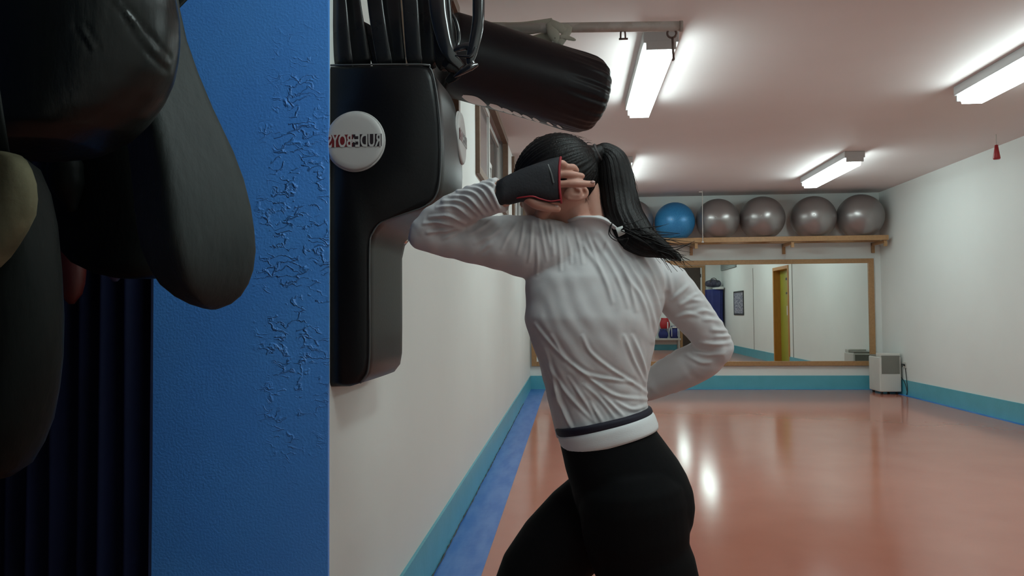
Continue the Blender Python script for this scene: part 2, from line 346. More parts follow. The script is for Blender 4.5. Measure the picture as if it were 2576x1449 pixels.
struct('trim_5', (XR-.008, 3.57, .2), (XR, 3.585, 2.2), 'grille')
struct('trim_6', (XR-.008, 6.87, .2), (XR, 6.885, 2.2), 'grille')
e = empty('wall_vent', (XR-.02, .5, 2.34), 'long grey-green louvred panel high on the right wall, seen in the mirror', 'vent')
MB().box((XR-.05, -.2, 2.34), (XR, 1.75, 2.7)).build('vent_frame', 'vent', e, False, .01)
for k in range(6): MB().box((XR-.06, -.15, 2.38+k*.05), (XR-.05, 1.7, 2.40+k*.05)).build('slat', 'vent', e, False)
e = empty('wall_poster', (XR-.01, 1.95, 1.35), 'framed grey-blue poster on the right wall, seen in the mirror', 'poster')
MB().box((XR-.012, 1.42, 1.08), (XR-.002, 2.50, 1.64)).build('print', 'poster', e, False)
b = MB(); b.box((XR-.02, 1.38, 1.04), (XR-.002, 1.42, 1.68)); b.box((XR-.02, 2.50, 1.04), (XR-.002, 2.54, 1.68)); b.box((XR-.02, 1.42, 1.04), (XR-.002, 2.50, 1.08)); b.box((XR-.02, 1.42, 1.64), (XR-.002, 2.50, 1.68))
b.build('frame', 'blackpl', e, False)
# ------------------------------------------------------------------ ceiling lights
LG = 'fluorescent ceiling lights in two rows'
def lamp(x, y0, y1, label):
    e = empty('ceiling_light', (x, (y0+y1)/2, H), label, 'light', LG)
    MB().box((x-.108, y0, H-.07), (x+.108, y1, H)).build('housing', 'housing', e, False, .006)
    b = MB(); z0, z1 = H-.145, H-.07; wt, wb = .080, .074
    v = [(x-wt, y0+.03, z1), (x+wt, y0+.03, z1), (x+wt, y1-.03, z1), (x-wt, y1-.03, z1), (x-wb, y0+.05, z0), (x+wb, y0+.05, z0), (x+wb, y1-.05, z0), (x-wb, y1-.05, z0)]
    b.add(v, [(0, 3, 2, 1), (4, 5, 6, 7), (0, 1, 5, 4), (1, 2, 6, 5), (2, 3, 7, 6), (3, 0, 4, 7)]); b.build('diffuser', 'diffuser', e, False)
    for ya in (y0-.004, y1-.016): MB().box((x-.09, ya, H-.115), (x+.09, ya+.02, H-.06)).build('end_cap', 'housing', e, False, .004)
lamp(.56, 4.6, 6.15, 'lit fluorescent ceiling light right of the hanging punching bag, above the ponytail')
lamp(3.05, 4.45, 6.0, 'lit fluorescent ceiling light cut by the right edge of the photo')
lamp(3.05, 8.32, 9.9, 'lit fluorescent ceiling light nearest the grey exercise balls')
lamp(.58, 8.32, 9.9, 'far ceiling light hidden behind the head, its glow right of the ponytail')
lamp(.56, .25, 1.8, 'ceiling light overhead by the blue wall, above the top edge of the photo')
lamp(3.05, .75, 2.3, 'ceiling light over the near right of the room, outside the photo')
# ------------------------------------------------------------------ wall mirror
e = empty('wall_mirror', (1.9, YB-.02, .345), 'long wood-framed mirror on the back wall below the ball shelf', 'mirror')
mx0, mx1, mz0, mz1 = -.60, 4.36, .345, 1.89
MB().box((mx0+.05, YB-.022, mz0+.05), (mx1-.05, YB-.012, mz1-.05)).build('mirror_glass', 'mirror', e, False)
b = MB(); t = .075
b.box((mx0, YB-.045, mz0), (mx0+t, YB-.001, mz1)); b.box((mx1-t, YB-.045, mz0), (mx1, YB-.001, mz1)); b.box((mx0+t, YB-.045, mz0), (mx1-t, YB-.001, mz0+t-.01)); b.box((mx0+t, YB-.045, mz1-t+.01), (mx1-t, YB-.001, mz1))
b.build('frame', 'wood', e, False, .004)
# ------------------------------------------------------------------ ball shelf
e = empty('wall_shelf', (2.5, YB, 2.12), 'wooden rail shelf high on the back wall holding exercise balls', 'shelf')
sx0, sx1 = .45, 4.40
MB().box((sx0, 10.83, 2.115), (sx1, 10.87, 2.185)).build('front_rail', 'wood', e, False, .004)
MB().box((sx0, 11.13, 2.115), (sx1, 11.17, 2.185)).build('rear_rail', 'wood', e, False, .004)
for x in (.6, 1.77, 3.1, 4.36):
    b = MB(); b.box((x-.02, 10.85, 2.075), (x+.02, YB, 2.115)); b.box((x-.02, YB-.04, 1.97), (x+.02, YB, 2.115)); b.box((x-.02, 10.83, 2.03), (x+.02, 10.87, 2.1)); b.build('bracket', 'wood', e, False, .003)
def ball(x, r, m_, label):
    e = empty('exercise_ball', (x, 11.0, 2.185+math.sqrt(r*r-.15**2)-r), label, 'exercise ball', 'exercise balls on the wall shelf')
    c = V(x, 11.0, 2.185+math.sqrt(r*r-.15**2)+.001)
    mod = None
    MB().ell(c, V(r, 0, 0), V(0, r, 0), V(0, 0, r*.985), 40).build('ball_skin', m_, e)
    p = c+V(-.25, -.9, .02)/math.sqrt(.25**2+.9**2+.02**2)*r
    MB().limb([p+V(0, .004, 0), p-V(.001, .004, 0)], .007, 10).build('plug', 'lightgrey', e)
ball(.885, .31, 'ballgrey', 'grey exercise ball mostly hidden behind the ponytail, left of the blue ball')
ball(1.495, .288, 'ballblue', 'bright blue exercise ball on the shelf')
ball(2.103, .306, 'ballgrey', 'grey exercise ball right beside the blue ball, behind the hanging cord')
ball(2.728, .316, 'ballgrey', 'largest grey exercise ball, middle of the shelf')
ball(3.44, .312, 'ballgrey', 'grey exercise ball with a gap to its left, second from the right')
ball(4.085, .318, 'ballgrey', 'grey exercise ball at the right end of the shelf')
# hanging white cord
b = MB(); b.tube([V(1.86, 10.80, H), V(1.857, 10.80, 2.5), V(1.855, 10.80, 2.13)], .006, 6); b.tube([V(1.81, 10.80, H-.02), V(1.86, 10.8, H-.02)], .007, 6)
b.ell(V(1.855, 10.80, 2.12), V(.018, 0, 0), V(0, .018, 0), V(0, 0, .014), 8)
tag(b.build('hanging_cord', 'cord'), 'thin white cord hanging from the ceiling in front of the ball shelf', 'cord')
# red pull tassel
e = empty('ceiling_pull', (4.155, 7.68, H), 'small red cone pull hanging from the ceiling near the right wall', 'pull cord')
MB().tube([V(4.155, 7.68, H), V(4.155, 7.68, 2.74)], .004, 6).build('cord', 'cord', e)
MB().loft([(V(4.155, 7.68, 2.745), V(.014, 0, 0), V(0, .014, 0)), (V(4.155, 7.68, 2.70), V(.02, 0, 0), V(0, .02, 0)), (V(4.155, 7.68, 2.615), V(.033, 0, 0), V(0, .033, 0)), (V(4.155, 7.68, 2.605), V(.028, 0, 0), V(0, .028, 0))], 14).build('handle', 'red', e)
# ------------------------------------------------------------------ room unit at the right corner
e = empty('dehumidifier', (4.3, 10.75, 0), 'off-white box-shaped dehumidifier with a grey grille in the right corner', 'dehumidifier')
x0, x1, y0, y1, z1 = 4.155, 4.435, 10.62, 11.0, .555
MB().box((x0, y0, .035), (x1, y1, z1-.05)).build('body', 'lightgrey', e, False, .012, )
b = MB(); b.box((x0+.01, y0+.01, z1-.05), (x1-.005, y0+.15, z1)); b.build('front_lid', 'lightgrey', e, False, .008)
MB().box((x0+.012, y0+.15, z1-.05), (x1-.02, y1-.01, z1-.03)).build('top_panel', 'grille', e, False, .004)
b = MB(); b.box((x0+.025, y0-.006, .28), (x1-.02, y0+.01, z1-.03)); b.build('front_grille', 'grille', e, False, .003)
MB().box((x0+.025, y1-.01, .28), (x1-.02, y1+.006, z1-.07)).build('rear_grille', 'grille', e, False, .003)
for x in (x0+.04, x1-.04):
    for y in (y0+.05, y1-.05): MB().limb([V(x-.012, y, .019), V(x+.012, y, .019)], .019, 12, caps=False).build('castor', 'blackpl', e)
MB().tube(arc([V(x1, 10.9, .3), V(4.45, 10.6, .2), V(4.452, 10.5, .06), V(4.445, 10.5, .01), V(4.45, 10.48, .1), V(4.462, 10.56, .39)]), .005, 6).build('power_cord', 'blackpl', e)
e = empty('wall_socket', (XR, 10.57, .40), 'dark wall plug socket beside the dehumidifier on the right wall', 'socket')
MB().box((XR-.012, 10.52, .36), (XR, 10.62, .44)).build('socket_plate', 'lightgrey', e, False, .003)
MB().limb([V(XR-.012, 10.56, .40), V(XR-.05, 10.54, .41), V(XR-.06, 10.52, .38)], [.015, .014, .006], 8).build('plug', 'blackpl', e)
# ------------------------------------------------------------------ things by the rear wall (seen in the mirror)
e = empty('bench', (2.85, YR+.2, 0), 'low pale grey bench against the rear wall, seen in the mirror', 'bench')
MB().box((2.35, YR+.02, .30), (3.2, YR+.36, .36)).build('seat', 'bench', e, False, .008)
for x in (2.4, 3.15):
    for y in (YR+.05, YR+.33): MB().box((x-.02, y-.02, 0), (x+.02, y+.02, .30)).build('leg', 'bench', e, False, .003)
def pouch(name, x, w_, d, z, h, m_, label, cat):
    c = V(x, YR+.19, z); k = 10; secs = []
    for i in range(k+1):
        t = i/k; s_ = .72+.28*math.sin(math.pi*min(1, t*1.1+.08)); secs.append((c+V(0, 0, h*t), V(w_/2*s_, 0, 0), V(0, d/2*s_, 0)))
    e = empty(name, (x, YR+.19, z), label, cat); MB().loft(secs, 24, e=3.2).build('body', m_, e); return e, c
e, c = pouch('backpack', 3.03, .26, .26, .36, .36, 'navybag', 'navy backpack with white trim on the bench, seen in the mirror', 'backpack')
for sx in (-.09, .09): MB().tube(arc([c+V(sx, .13, .05), c+V(sx, .145, .2), c+V(sx, .10, .34)]), .012, 6).build('trim_strap', 'white_cloth', e)
MB().box(c+V(-.07, .11, .30), c+V(.07, .14, .35)).build('top_flap', 'white_cloth', e, False, .01)
e, c = pouch('gym_bag', 2.71, .28, .24, .36, .27, 'navybag', 'dark navy gym bag at the left end of the bench, seen in the mirror', 'bag')
MB().tube(arc([c+V(-.08, .1, .2), c+V(-.05, .13, .25), c+V(.05, .13, .25), c+V(.08, .1, .2)]), .009, 6).build('handle', 'grey_cloth', e)
e, c = pouch('punch_shield', 2.76, .30, .16, .64, .32, 'red', 'red padded punch shield piled on the gym bag, seen in the mirror', 'shield')
MB().box(c+V(.06, .07, -.0), c+V(.09, .10, .2)).build('strap', 'white_cloth', e, False, .005)
e = empty('clothes_rack', (4.2, YR+.3, 0), 'tall rack draped with navy cloth in the rear corner, seen in the mirror', 'rack')
secs = []
for i in range(9):
    t = i/8; secs.append((V(4.19, YR+.30, .12+1.66*t), V(.24-.02*math.sin(3*t), 0, 0), V(0, .25-.02*t, 0)))
MB().loft(secs, 96, e=4, mod=lambda i, t: 1+.035*math.sin(14*t+.4*i)+.02*math.sin(31*t)).build('drape', 'navybag', e)
for (x, y) in ((4.02, YR+.12), (4.36, YR+.12), (4.02, YR+.48), (4.36, YR+.48)): MB().box((x-.015, y-.015, 0), (x+.015, y+.015, 1.7)).build('leg', 'steel', e, False)
o = MB().loft([(V(4.30, YR+.36, 1.785), V(.15, 0, 0), V(0, .215, 0)), (V(4.30, YR+.36, 1.83), V(.155, 0, 0), V(0, .215, 0)), (V(4.29, YR+.36, 1.85), V(.14, 0, .02), V(0, .2, 0))], 40, e=3, mod=lambda i, t: 1+.04*math.sin(9*t+i)).build('towel', 'white_cloth')
tag(o, 'white towel folded over the corner of the navy-draped rack, seen in the mirror', 'towel')
e = empty('duffel_bag', (4.15, YR+.3, 1.84), 'grey and navy duffel bag lying on top of the draped rack, seen in the mirror', 'bag')
MB().limb([V(4.02, YR+.3, 1.96), V(4.15, YR+.31, 1.975), V(4.30, YR+.3, 1.96)], [.09, .12, .10], 24, hint=(0, 0, 1)).build('body', 'grey_cloth', e)
MB().tube(arc([V(4.06, YR+.40, 1.98), V(4.1, YR+.42, 2.1), V(4.22, YR+.42, 2.1), V(4.27, YR+.40, 1.98)]), .01, 6).build('handle', 'blackpl', e)
# ------------------------------------------------------------------ ceiling boom with bag
YP = 3.75
e = empty('bag_boom', (XL, YP, 2.62), 'horizontal off-white steel pipe jutting from the left wall above the bag', 'pipe')
pa, pb = P(1716, 66, YP), P(1150, 72, YP); pa[2] -= 0; pb = V(XL, YP, pb[2])
MB().limb([pb, pb+(pa-pb)*.5, pa], .0245, 24, caps=False).build('pipe', 'pipe', e)
MB().limb([pa-V(.014, 0, 0), pa+V(.002, 0, 0)], .0265, 24, caps=False).build('end_collar', 'pipe', e)
MB().limb([pb, pb+V(.012, 0, 0)], .07, 24, caps=False).build('wall_flange', 'pipe', e)
def ring(mb, c, r, tr, ax=0, sq=1., n=20):
    pts = []
    for i in range(n):
        t = 2*math.pi*i/n
        d = (V(math.cos(t), 0, sq*math.sin(t)) if ax == 0 else V(0, math.cos(t), sq*math.sin(t)))
        pts.append(np.array(c)+d*r)
    return mb.limb(pts, tr, 8, caps=False, closed=True, hint=((0, 1, 0) if ax == 0 else (1, 0, 0)))
hk = MB(); c = P(1690, 84, YP); ring(hk, c, .022, .0055); hk.tube([c+V(.003, 0, -.018), c+V(.004, 0, -.06), c+V(.006, 0, -.115)], .006, 8); hk.tube(arc([c+V(.006, 0, -.115), c+V(.008, 0, -.13), c+V(.0, 0, -.135)]), .005, 8)
hk.build('ring_hook', 'rust', e)
hk = MB(); c = P(1567, 80, YP); hk.tube(arc([c+V(-.012, 0, -.034), c+V(-.010, 0, .0), c+V(0, 0, .012), c+V(.010, 0, 0), c+V(.012, 0, -.034)]), .0045, 8); hk.tube([c+V(-.020, 0, -.036), c+V(.024, 0, -.036)], .005, 8)
hk.build('shackle', 'rust', e)
# strap tied round the pipe
e = empty('webbing_strap', P(1400, 66, YP), 'off-white webbing strap knotted round the ceiling pipe', 'strap')
b = MB()
b.limb(arc([P(1385, 60, YP-.03), P(1400, 66, YP-.037), P(1425, 78, YP-.03)], 4), [.024]*9, 16, flat=.45); b.limb(arc([P(1384, 60, YP-.03), P(1393, 85, YP-.035), P(1405, 108, YP-.03)], 4), [.022, .024, .026, .028, .028, .026, .024, .02, .014], 16, flat=.5)
b.limb(arc([P(1398, 72, YP-.03), P(1430, 72, YP-.03), P(1408, 108, YP-.03)], 4), .020, 14, flat=.6)
b.build('knot', 'strap', e)
MB().limb(arc([P(1410, 92, YP-.04), P(1428, 95, YP-.04), P(1448, 101, YP-.04)], 4), [.011]*6+[.009, .008, .004], 10, flat=.35).build('loose_end', 'strap', e)
b = MB(); b.limb(arc([P(1388, 62, YP), P(1310, 72, YP+.03), P(1225, 72, YP+.06)], 5), .034, 14, flat=.2)
b.limb(arc([P(1395, 88, YP), P(1340, 105, YP+.06), P(1270, 130, YP+.1)], 5), .03, 14, flat=.2)
b.build('webbing', 'strap', e)
# chain
e = empty('bag_chain', P(1397, 125, YP), 'short rusty chain holding up the tilted punching bag', 'chain')
b = MB(); c = P(1396, 108, YP); b.limb(arc([P(1387, 96, YP-.03), P(1396, 96, YP-.04), P(1404, 100, YP-.03)], 4), .006, 8); ring(b, c, .013, .004, 1, 1.5); b.build('link', 'rust', e)
b = MB(); ring(b, P(1398, 128, YP), .016, .004, 0, 1.25); b.build('link', 'rust', e)
b = MB(); ring(b, P(1405, 146, YP), .015, .004, 1, 1.4); b.build('link', 'rust', e)
# tilted heavy bag
A, B = P(1118, 132, 3.42), P(1511, 250, 3.78); ax = (B-A)/np.linalg.norm(B-A); LB = np.linalg.norm(B-A)
vb = V(0, 0, 1)-ax*ax[2]; vb /= np.linalg.norm(vb); va = np.cross(vb, ax)    # va towards camera (-y)
if va[1] > 0: va = -va
RB = .19
e = empty('punching_bag', (A+B)/2, 'long black punching bag hung sideways and tilted under the ceiling pipe', 'punching bag')
prof = [(0, .15), (.005, .178), (.02, .188), (.10, RB), (.50, RB), (.80, .191), (.88, .188), (.92, .181), (.95, .167), (.97, .148), (.985, .122), (.995, .09), (1.0, .05)]
def rad_at(t):
    return float(np.interp(t, [p[0] for p in prof], [p[1] for p in prof]))
def bagmod(i, t):
    k = max(0, ((i/120)-.62)/.38)
    return 1+.022*k*math.sin(17*t+2.2*math.sin(2*t)+1.5*k)+.014*k*math.sin(37*t+3*k)-.01*k*math.sin(6*t+9*k)
MB().loft([(A+ax*LB*i/120, va*rad_at(i/120), vb*rad_at(i/120)) for i in range(121)], 160, mod=bagmod).build('bag_body', 'baggrey', e)
b = MB(); b.tube(arc([B-ax*.03+V(.02, -.02, .07), B+V(.012, -.03, .05), B-ax*.005+V(.01, -.04, .02)]), .004, 6); b.limb([B-ax*.03+V(.015, -.03, .03), B+ax*.016+V(.015, -.02, .03)], .008, 8); b.build('lacing', 'rubber', e)
# white lettering wrapping under the bag: only the tops of the glyphs show
def glyph(pxa, pxb, w0, w1, lift):
    v = []; f = []; n = 10; mm = 5
    for i in range(n+1):
        t0 = (P(pxa+(pxb-pxa)*i/n, 290, 3.6)-A)@ax; q = i/n
        for j in range(mm+1):
            ph = math.radians(-79+lift*.6+(-w0-(w1)*math.sin(math.pi*q))*(j/mm-.5))-math.radians(10*q)
            r = rad_at(t0/LB)+.0015
            v.append(A+ax*t0+(va*math.cos(ph)+vb*math.sin(ph))*r)
    for i in range(n):
        for j in range(mm): a0 = i*(mm+1)+j; f.append((a0, a0+mm+1, a0+mm+2, a0+1))
    return v, f
for (a_, b_, w0, w1, l_) in ((1128, 1204, 6, 22, -2), (1208, 1256, 6, 12, -6), (1246, 1285, 6, 9, -9), (1280, 1315, 6, 7, -11), (1310, 1347, 5, 6, -13), (1343, 1372, 5, 5, -14), (1388, 1416, 4, 4, -15), (1420, 1446, 4, 4, -15)):
    MB().add(*glyph(a_, b_, w0, w1*.8, l_)).build('letter', 'letter', e)
e = empty('bag_chain', (A[0]+.06, A[1], H), 'second chain holding the wall end of the punching bag, behind the black straps', 'chain')
ca = A+ax*.03+V(0, 0, RB*.93); b = MB(); nl = max(3, int((H-ca[2])/.034))
for k in range(nl): ring(b, V(ca[0], ca[1], ca[2]+(k+.5)*(H-ca[2])/nl), .0135, .0035, k % 2, 1.55, 12)
b.build('chain_links', 'rust', e)
# ------------------------------------------------------------------ wall pad
PY0, PY1 = 1.915, 2.31
e = empty('wall_punch_pad', (XL, 2.1, .955), 'black leather wall-mounted punch pad with round white badges by the blue corner', 'punch pad')
prof2 = [(XL, .952), (-.575, .953), (-.546, .962), (-.528, .985), (-.522, 1.02), (-.521, 1.10), (-.521, 1.31), (-.512, 1.35), (-.488, 1.378), (-.43, 1.398), (-.372, 1.418), (-.346, 1.445), (-.336, 1.49), (-.333, 1.56), (-.335, 1.63), (-.342, 1.70), (-.352, 1.755), (-.362, 1.778), (-.385, 1.787), (XL, 1.793)]
def padsecs():
    ys = [(PY0, .012), (PY0+.004, .005), (PY0+.012, 0)]+[(PY0+.012+(PY1-PY0-.024)*i/12, 0) for i in range(1, 12)]+[(PY1-.012, 0), (PY1-.004, .005), (PY1, .012)]
    v = []; f = []; n = len(prof2); cz = 1.37
    for (y, ins) in ys:
        q = (y-(PY0+PY1)/2)/((PY1-PY0)/2); bulge = .016*(1-q*q)
        for (x, z) in prof2:
            zz = z+ins*(1 if z < cz else -1)*(1 if abs(z-cz) > .3 else .2); xx = x-ins+(bulge if x > -.60 and z > 1.42 and z < 1.77 else (bulge*.3 if x > -.6 else 0))
            v.append((max(XL, xx), y, zz))
    k = len(ys)
    for i in range(k-1):
        for j in range(n): a0 = i*n+j; a1 = i*n+(j+1) % n; f.append((a0, a1, a1+n, a0+n))
    f.append(tuple(range(n))); f.append(tuple((k-1)*n+j for j in range(n-1, -1, -1)))
    return v, f
MB().add(*padsecs()).build('pad_body', 'leather', e)
b = MB(); b.tube(arc([V(x+.001 if x > -.6 else x, PY0+.003, z) for x, z in prof2[2:]], 3), .0024, 6); b.build('seam_piping', 'piping', e)
def badge(c, a, bb, nrm, name='badge'):
    R_ = .0765; secs = []
    for (h, r) in ((0, .985), (.004, 1), (.008, .99), (.0105, .94), (.0115, .8), (.0118, .4), (.0118, .05)):
        secs.append((c+nrm*h, a*R_*r, bb*R_*r))
    g = MB().loft(secs, 64).build(name, 'disc', e)
    MB().limb([c+nrm*.001+(a*math.cos(t)+bb*math.sin(t))*R_*1.01 for t in np.linspace(0, 2*math.pi, 65)[:-1]], .0028, 8, caps=False, closed=True, hint=tuple(nrm)).build('badge_rim', 'disc', g)
    return g
def text_mesh(txt, size):
    cu = bpy.data.curves.new('t', 'FONT'); cu.body = txt; cu.size = size; cu.align_x = 'CENTER'; cu.align_y = 'CENTER'; cu.resolution_u = 3; cu.offset = .022
    o = bpy.data.objects.new('t', cu); COL.objects.link(o); dg = bpy.context.evaluated_depsgraph_get(); dg.update()
    me = bpy.data.meshes.new_from_object(o.evaluated_get(dg)); bpy.data.objects.remove(o)
    v = [tuple(x.co) for x in me.vertices]; f = [tuple(p.vertices) for p in me.polygons]; bpy.data.meshes.remove(me); return v, f
def place_text(g, c, a, bb, nrm):
    """mirror-written word: knocked-out letters in a dark band, red half and black half"""
    W2, H2 = .0725, .0160
    for (x0_, x1_, mm) in ((-W2, -.004, 'printred'), (-.004, W2, 'printblack')):
        v = [c+nrm*.0120+a*x0_-bb*H2, c+nrm*.0120+a*x1_-bb*H2, c+nrm*.0120+a*x1_+bb*H2, c+nrm*.0120+a*x0_+bb*H2]; v2 = [q+nrm*.0006 for q in v]
        MB().add(v+v2, [(0, 3, 2, 1), (4, 5, 6, 7), (0, 1, 5, 4), (1, 2, 6, 5), (2, 3, 7, 6), (3, 0, 4, 7)]).build('print_band', mm, g, False)
    tv, tf = text_mesh('RUDE BOYS', 1.0); xs = [q[0] for q in tv]; ys = [q[1] for q in tv]
    sx = (2*W2-.004)/(max(xs)-min(xs)); sy = 2*H2*1.12/(max(ys)-min(ys)); mxx = (max(xs)+min(xs))/2; my = (max(ys)+min(ys))/2
    v = [c+nrm*.0130-a*(q[0]-mxx)*sx+bb*(q[1]-my)*sy for q in tv]
    MB().add(v, tf).build('badge_lettering', 'disc', g, False)
    st = [c+nrm*.0132+(a*math.cos(t)+bb*math.sin(t))*(.0085 if i % 2 == 0 else .0036)-a*.001 for i, t in enumerate(np.linspace(math.pi/2, math.pi/2+2*math.pi, 11)[:-1])]
    MB().add(st+[c+nrm*.0132-a*.001], [(i, (i+1) % 10, 10) for i in range(10)]).build('badge_star', 'disc', g, False)
bc = P(894, 356, PY0-.0); bc[1] = PY0+.001
g = badge(bc, V(1, 0, 0), V(0, 0, 1), V(0, -1, 0)); place_text(g, bc, V(1, 0, 0), V(0, 0, 1), V(0, -1, 0))
g = badge(V(-.334+.009, 2.195, 1.655), V(0, 1, 0), V(-.02, 0, 1), V(1, 0, .02)); place_text(g, V(-.334+.009, 2.195, 1.655), V(0, 1, 0), V(0, 0, 1), V(1, 0, 0))
q = P(1014, 581, 2.25); MB().ell(V(-.508, 2.27, 1.366), V(.012, 0, 0), V(0, .014, 0), V(0, 0, .014), 10).build('rivet', 'steel', e)
# ------------------------------------------------------------------ rubber straps above the pad
e = empty('strap_bundle', (XL, 2.1, 2.2), 'bunch of glossy black rubber straps hanging down onto the wall pad', 'straps')
MB().box((XL, 1.99, 2.16), (-.22, 2.03, 2.19)).build('hook_bar', 'rubber', e, False, .006)
SY = 1.955
def strap(p, wd, m_='rubber', name='strap', flat=.28, ek=2.6):
    c = arc(p, 8); wd = list(wd) if hasattr(wd, '__len__') else [wd]*len(p)
    ww = np.interp(np.linspace(0, 1, len(c)), np.linspace(0, 1, len(wd)), wd)
    return MB().limb(c, ww, 20, flat=flat, hint=(0, 1, 0), caps=True, e=ek).build(name, m_, e)
for (l0, r0_, l1, r1_, dy) in ((833, 872, 836, 888, -.012), (862, 908, 880, 934, .03), (923, 963, 946, 986, .0), (960, 1009, 980, 1022, .03), (1011, 1052, 1022, 1062, .0), (1046, 1088, 1056, 1098, .035), (1084, 1134, 1092, 1150, .012)):
    c0, c1 = (l0+r0_)/2, (l1+r1_)/2; h0, h1 = (r0_-l0)/1900, (r1_-l1)/1900
    strap([P(c0-12, -130, SY+dy), P(c0, 0, SY+dy), P(c0*.55+c1*.45, 75, SY+dy), P(c1, 148, SY+dy+.01), P(c1+8, 172, SY+dy+.03)], [h0, h0, h0*.5+h1*.5, h1, h1*.7], ek=3.4, flat=.22)
strap([P(905, 62, SY+.05), P(930, 90, SY+.05), P(955, 160, SY+.05)], [.014, .022, .02])
strap([P(1096, -130, SY), P(1100, 0, SY), P(1110, 70, SY), P(1128, 130, SY), P(1160, 168, SY+.01)], [.024, .024, .022, .017, .010], 'gloss')
# thin loop and molded end
strap([P(1125, 22, SY+.03), P(1143, 45, SY+.03), P(1153, 80, SY+.03), P(1151, 110, SY+.03), P(1143, 128, SY+.02)], [.002, .005, .006, .005, .003], flat=.6, name='thin_loop', m_='gloss')
strap([P(1206, -130, SY), P(1204, 0, SY), P(1203, 50, SY), P(1196, 95, SY), P(1188, 130, SY), P(1183, 152, SY), P(1187, 165, SY)], [.0165, .0165, .0160, .0155, .014, .011, .011], flat=.5, name='moulded_strap', m_='gloss')
strap([P(1186, 120, SY), P(1172, 117, SY), P(1155, 121, SY), P(1140, 128, SY)], [.012, .010, .009, .005], flat=.5, name='cross_bar', m_='gloss')
strap([P(1196, 120, SY-.006), P(1186, 140, SY-.006), P(1168, 142, SY-.006), P(1146, 139, SY-.004)], [.003, .005, .004, .0015], flat=.8, name='moulded_lip', m_='gloss')
strap([P(1200, 163, SY-.005), P(1185, 168, SY-.008), P(1163, 180, SY-.006), P(1143, 193, SY)], [.005, .010, .008, .003], flat=.7, name='moulded_foot', m_='gloss')
strap([P(1120, 150, SY+.02), P(1135, 160, SY+.02), P(1145, 185, SY+.03), P(1125, 205, SY+.04)], [.018, .022, .018, .008], name='strap_end')
# ------------------------------------------------------------------ training gear hanging in the foreground
RAILZ = 1.80
e = empty('gear_rail', (-.75, YR, RAILZ), 'dark steel rail above the hanging training gear, out of the photo', 'rail')
MB().limb([V(-.72, YR, RAILZ), V(-.72, YW, RAILZ)], .016, 16, caps=False).build('rail', 'rubber', e)
def hang(root, p, x=-.72):
    MB().limb(arc([p, (p+V(x, p[1], RAILZ))/2+V(0, .01, 0), V(x, p[1], RAILZ-.012)], 5), .012, 10, flat=.3, caps=False).build('hanging_strap', 'oldleather', root)
def silh(rows, y, hd, yaw, ek, n=48, tilt=0):
    """loft through photo rows (py, left, right): tall hanging pads"""
    secs = []
    for (py, l, r) in rows:
        a, b_ = P(l, py, y), P(r, py, y); c_ = (a+b_)/2; hw = np.linalg.norm(b_-a)/2
        # box section turned by yaw: keep the silhouette width
        k = abs(math.cos(yaw))+abs(math.sin(yaw))*hd*0
        secs.append((c_, V(math.cos(yaw), math.sin(yaw), 0)*hw, V(-math.sin(yaw), math.cos(yaw), 0)*min(hd, hw*1.3)))
    return secs
# long kick pad (the curved tongue)
e = empty('kick_pad', P(400, -100, 1.13), 'long scuffed black kick pad with rounded tip hanging before the blue wall', 'kick pad')
rows = [(-150, 225, 400), (-60, 245, 425), (20, 270, 437), (100, 290, 455), (180, 305, 482), (270, 322, 518), (380, 345, 568), (450, 355, 593), (520, 362, 610), (580, 370, 619), (630, 380, 623), (680, 400, 619), (715, 420, 609), (745, 452, 594), (765, 485, 574), (776, 515, 550), (779, 530, 541)]
b = MB(); secs = []
for (py, l, r) in rows:
    a, b_ = P(l, py, 1.13), P(r, py, 1.13); hw = (b_[0]-a[0])/2; c_ = (a+b_)/2
    yaw = math.radians(-38); s_ = hw/ (abs(math.cos(yaw))*.80+.80*abs(math.sin(yaw))*.95)
    secs.append((c_, V(math.cos(yaw), math.sin(yaw), 0)*s_*.95, V(-math.sin(yaw), math.cos(yaw), 0)*s_*.95))
b.loft(secs, 112, e=7); b.build('pad_body', 'scuffed', e); hang(e, P(330, -148, 1.13))
# big leather boxing glove at the top left
e = empty('boxing_glove', P(150, -100, .93), 'large black leather boxing glove filling the top left corner', 'boxing glove')
rows = [(-150, 60, 300), (-110, 20, 365), (-60, -15, 410), (0, -40, 432), (50, -50, 440), (100, -55, 441), (150, -60, 436), (200, -60, 425), (250, -60, 400), (300, -55, 360), (340, -50, 310), (375, -35, 235), (392, 0, 160), (398, 40, 110)]
secs = []
for (py, l, r) in rows:
    a, b_ = P(l, py, .93), P(r, py, .93); hw = (b_[0]-a[0])/2; secs.append(((a+b_)/2, V(hw, 0, 0), V(0, min(.085, hw), 0)))
gb = MB(); gb.loft(secs, 40); me = remesh(gb, 'glove_body', .004, 10)
co = coords(me); no = normals(me)
for (p0, p1, am) in (((282, 8), (340, 105), .0016), ((293, 45), (350, 140), .0016), ((375, 0), (412, 62), .0014), ((262, -20), (300, 40), .001), ((392, 5), (422, 55), .001), ((190, 60), (215, 110), .0012)):
    a, b_ = P(*p0, .845), P(*p1, .845); ab = (b_-a)*V(1, 0, 1); ap = (co-a)*V(1, 0, 1); t = np.clip((ap@ab)/(ab@ab), 0, 1)
    d = np.linalg.norm(ap-t[:, None]*ab, axis=1); co += no*(am*np.exp(-(d/.0022)**2)-am*.7*np.exp(-((d-.005)/.003)**2))[:, None]*(co[:, 1:2] < .93)
setco(me, co); part(link('glove_body', me, 'gloveleather'), e)
hang(e, P(160, -148, .93))
MB().limb(arc([P(200, 220, 1.0), P(280, 290, 1.01), P(330, 315, 1.0)], 5), [.03]*6+[.028, .024, .02, .016, .01], 20).build('thumb', 'oldleather', e)
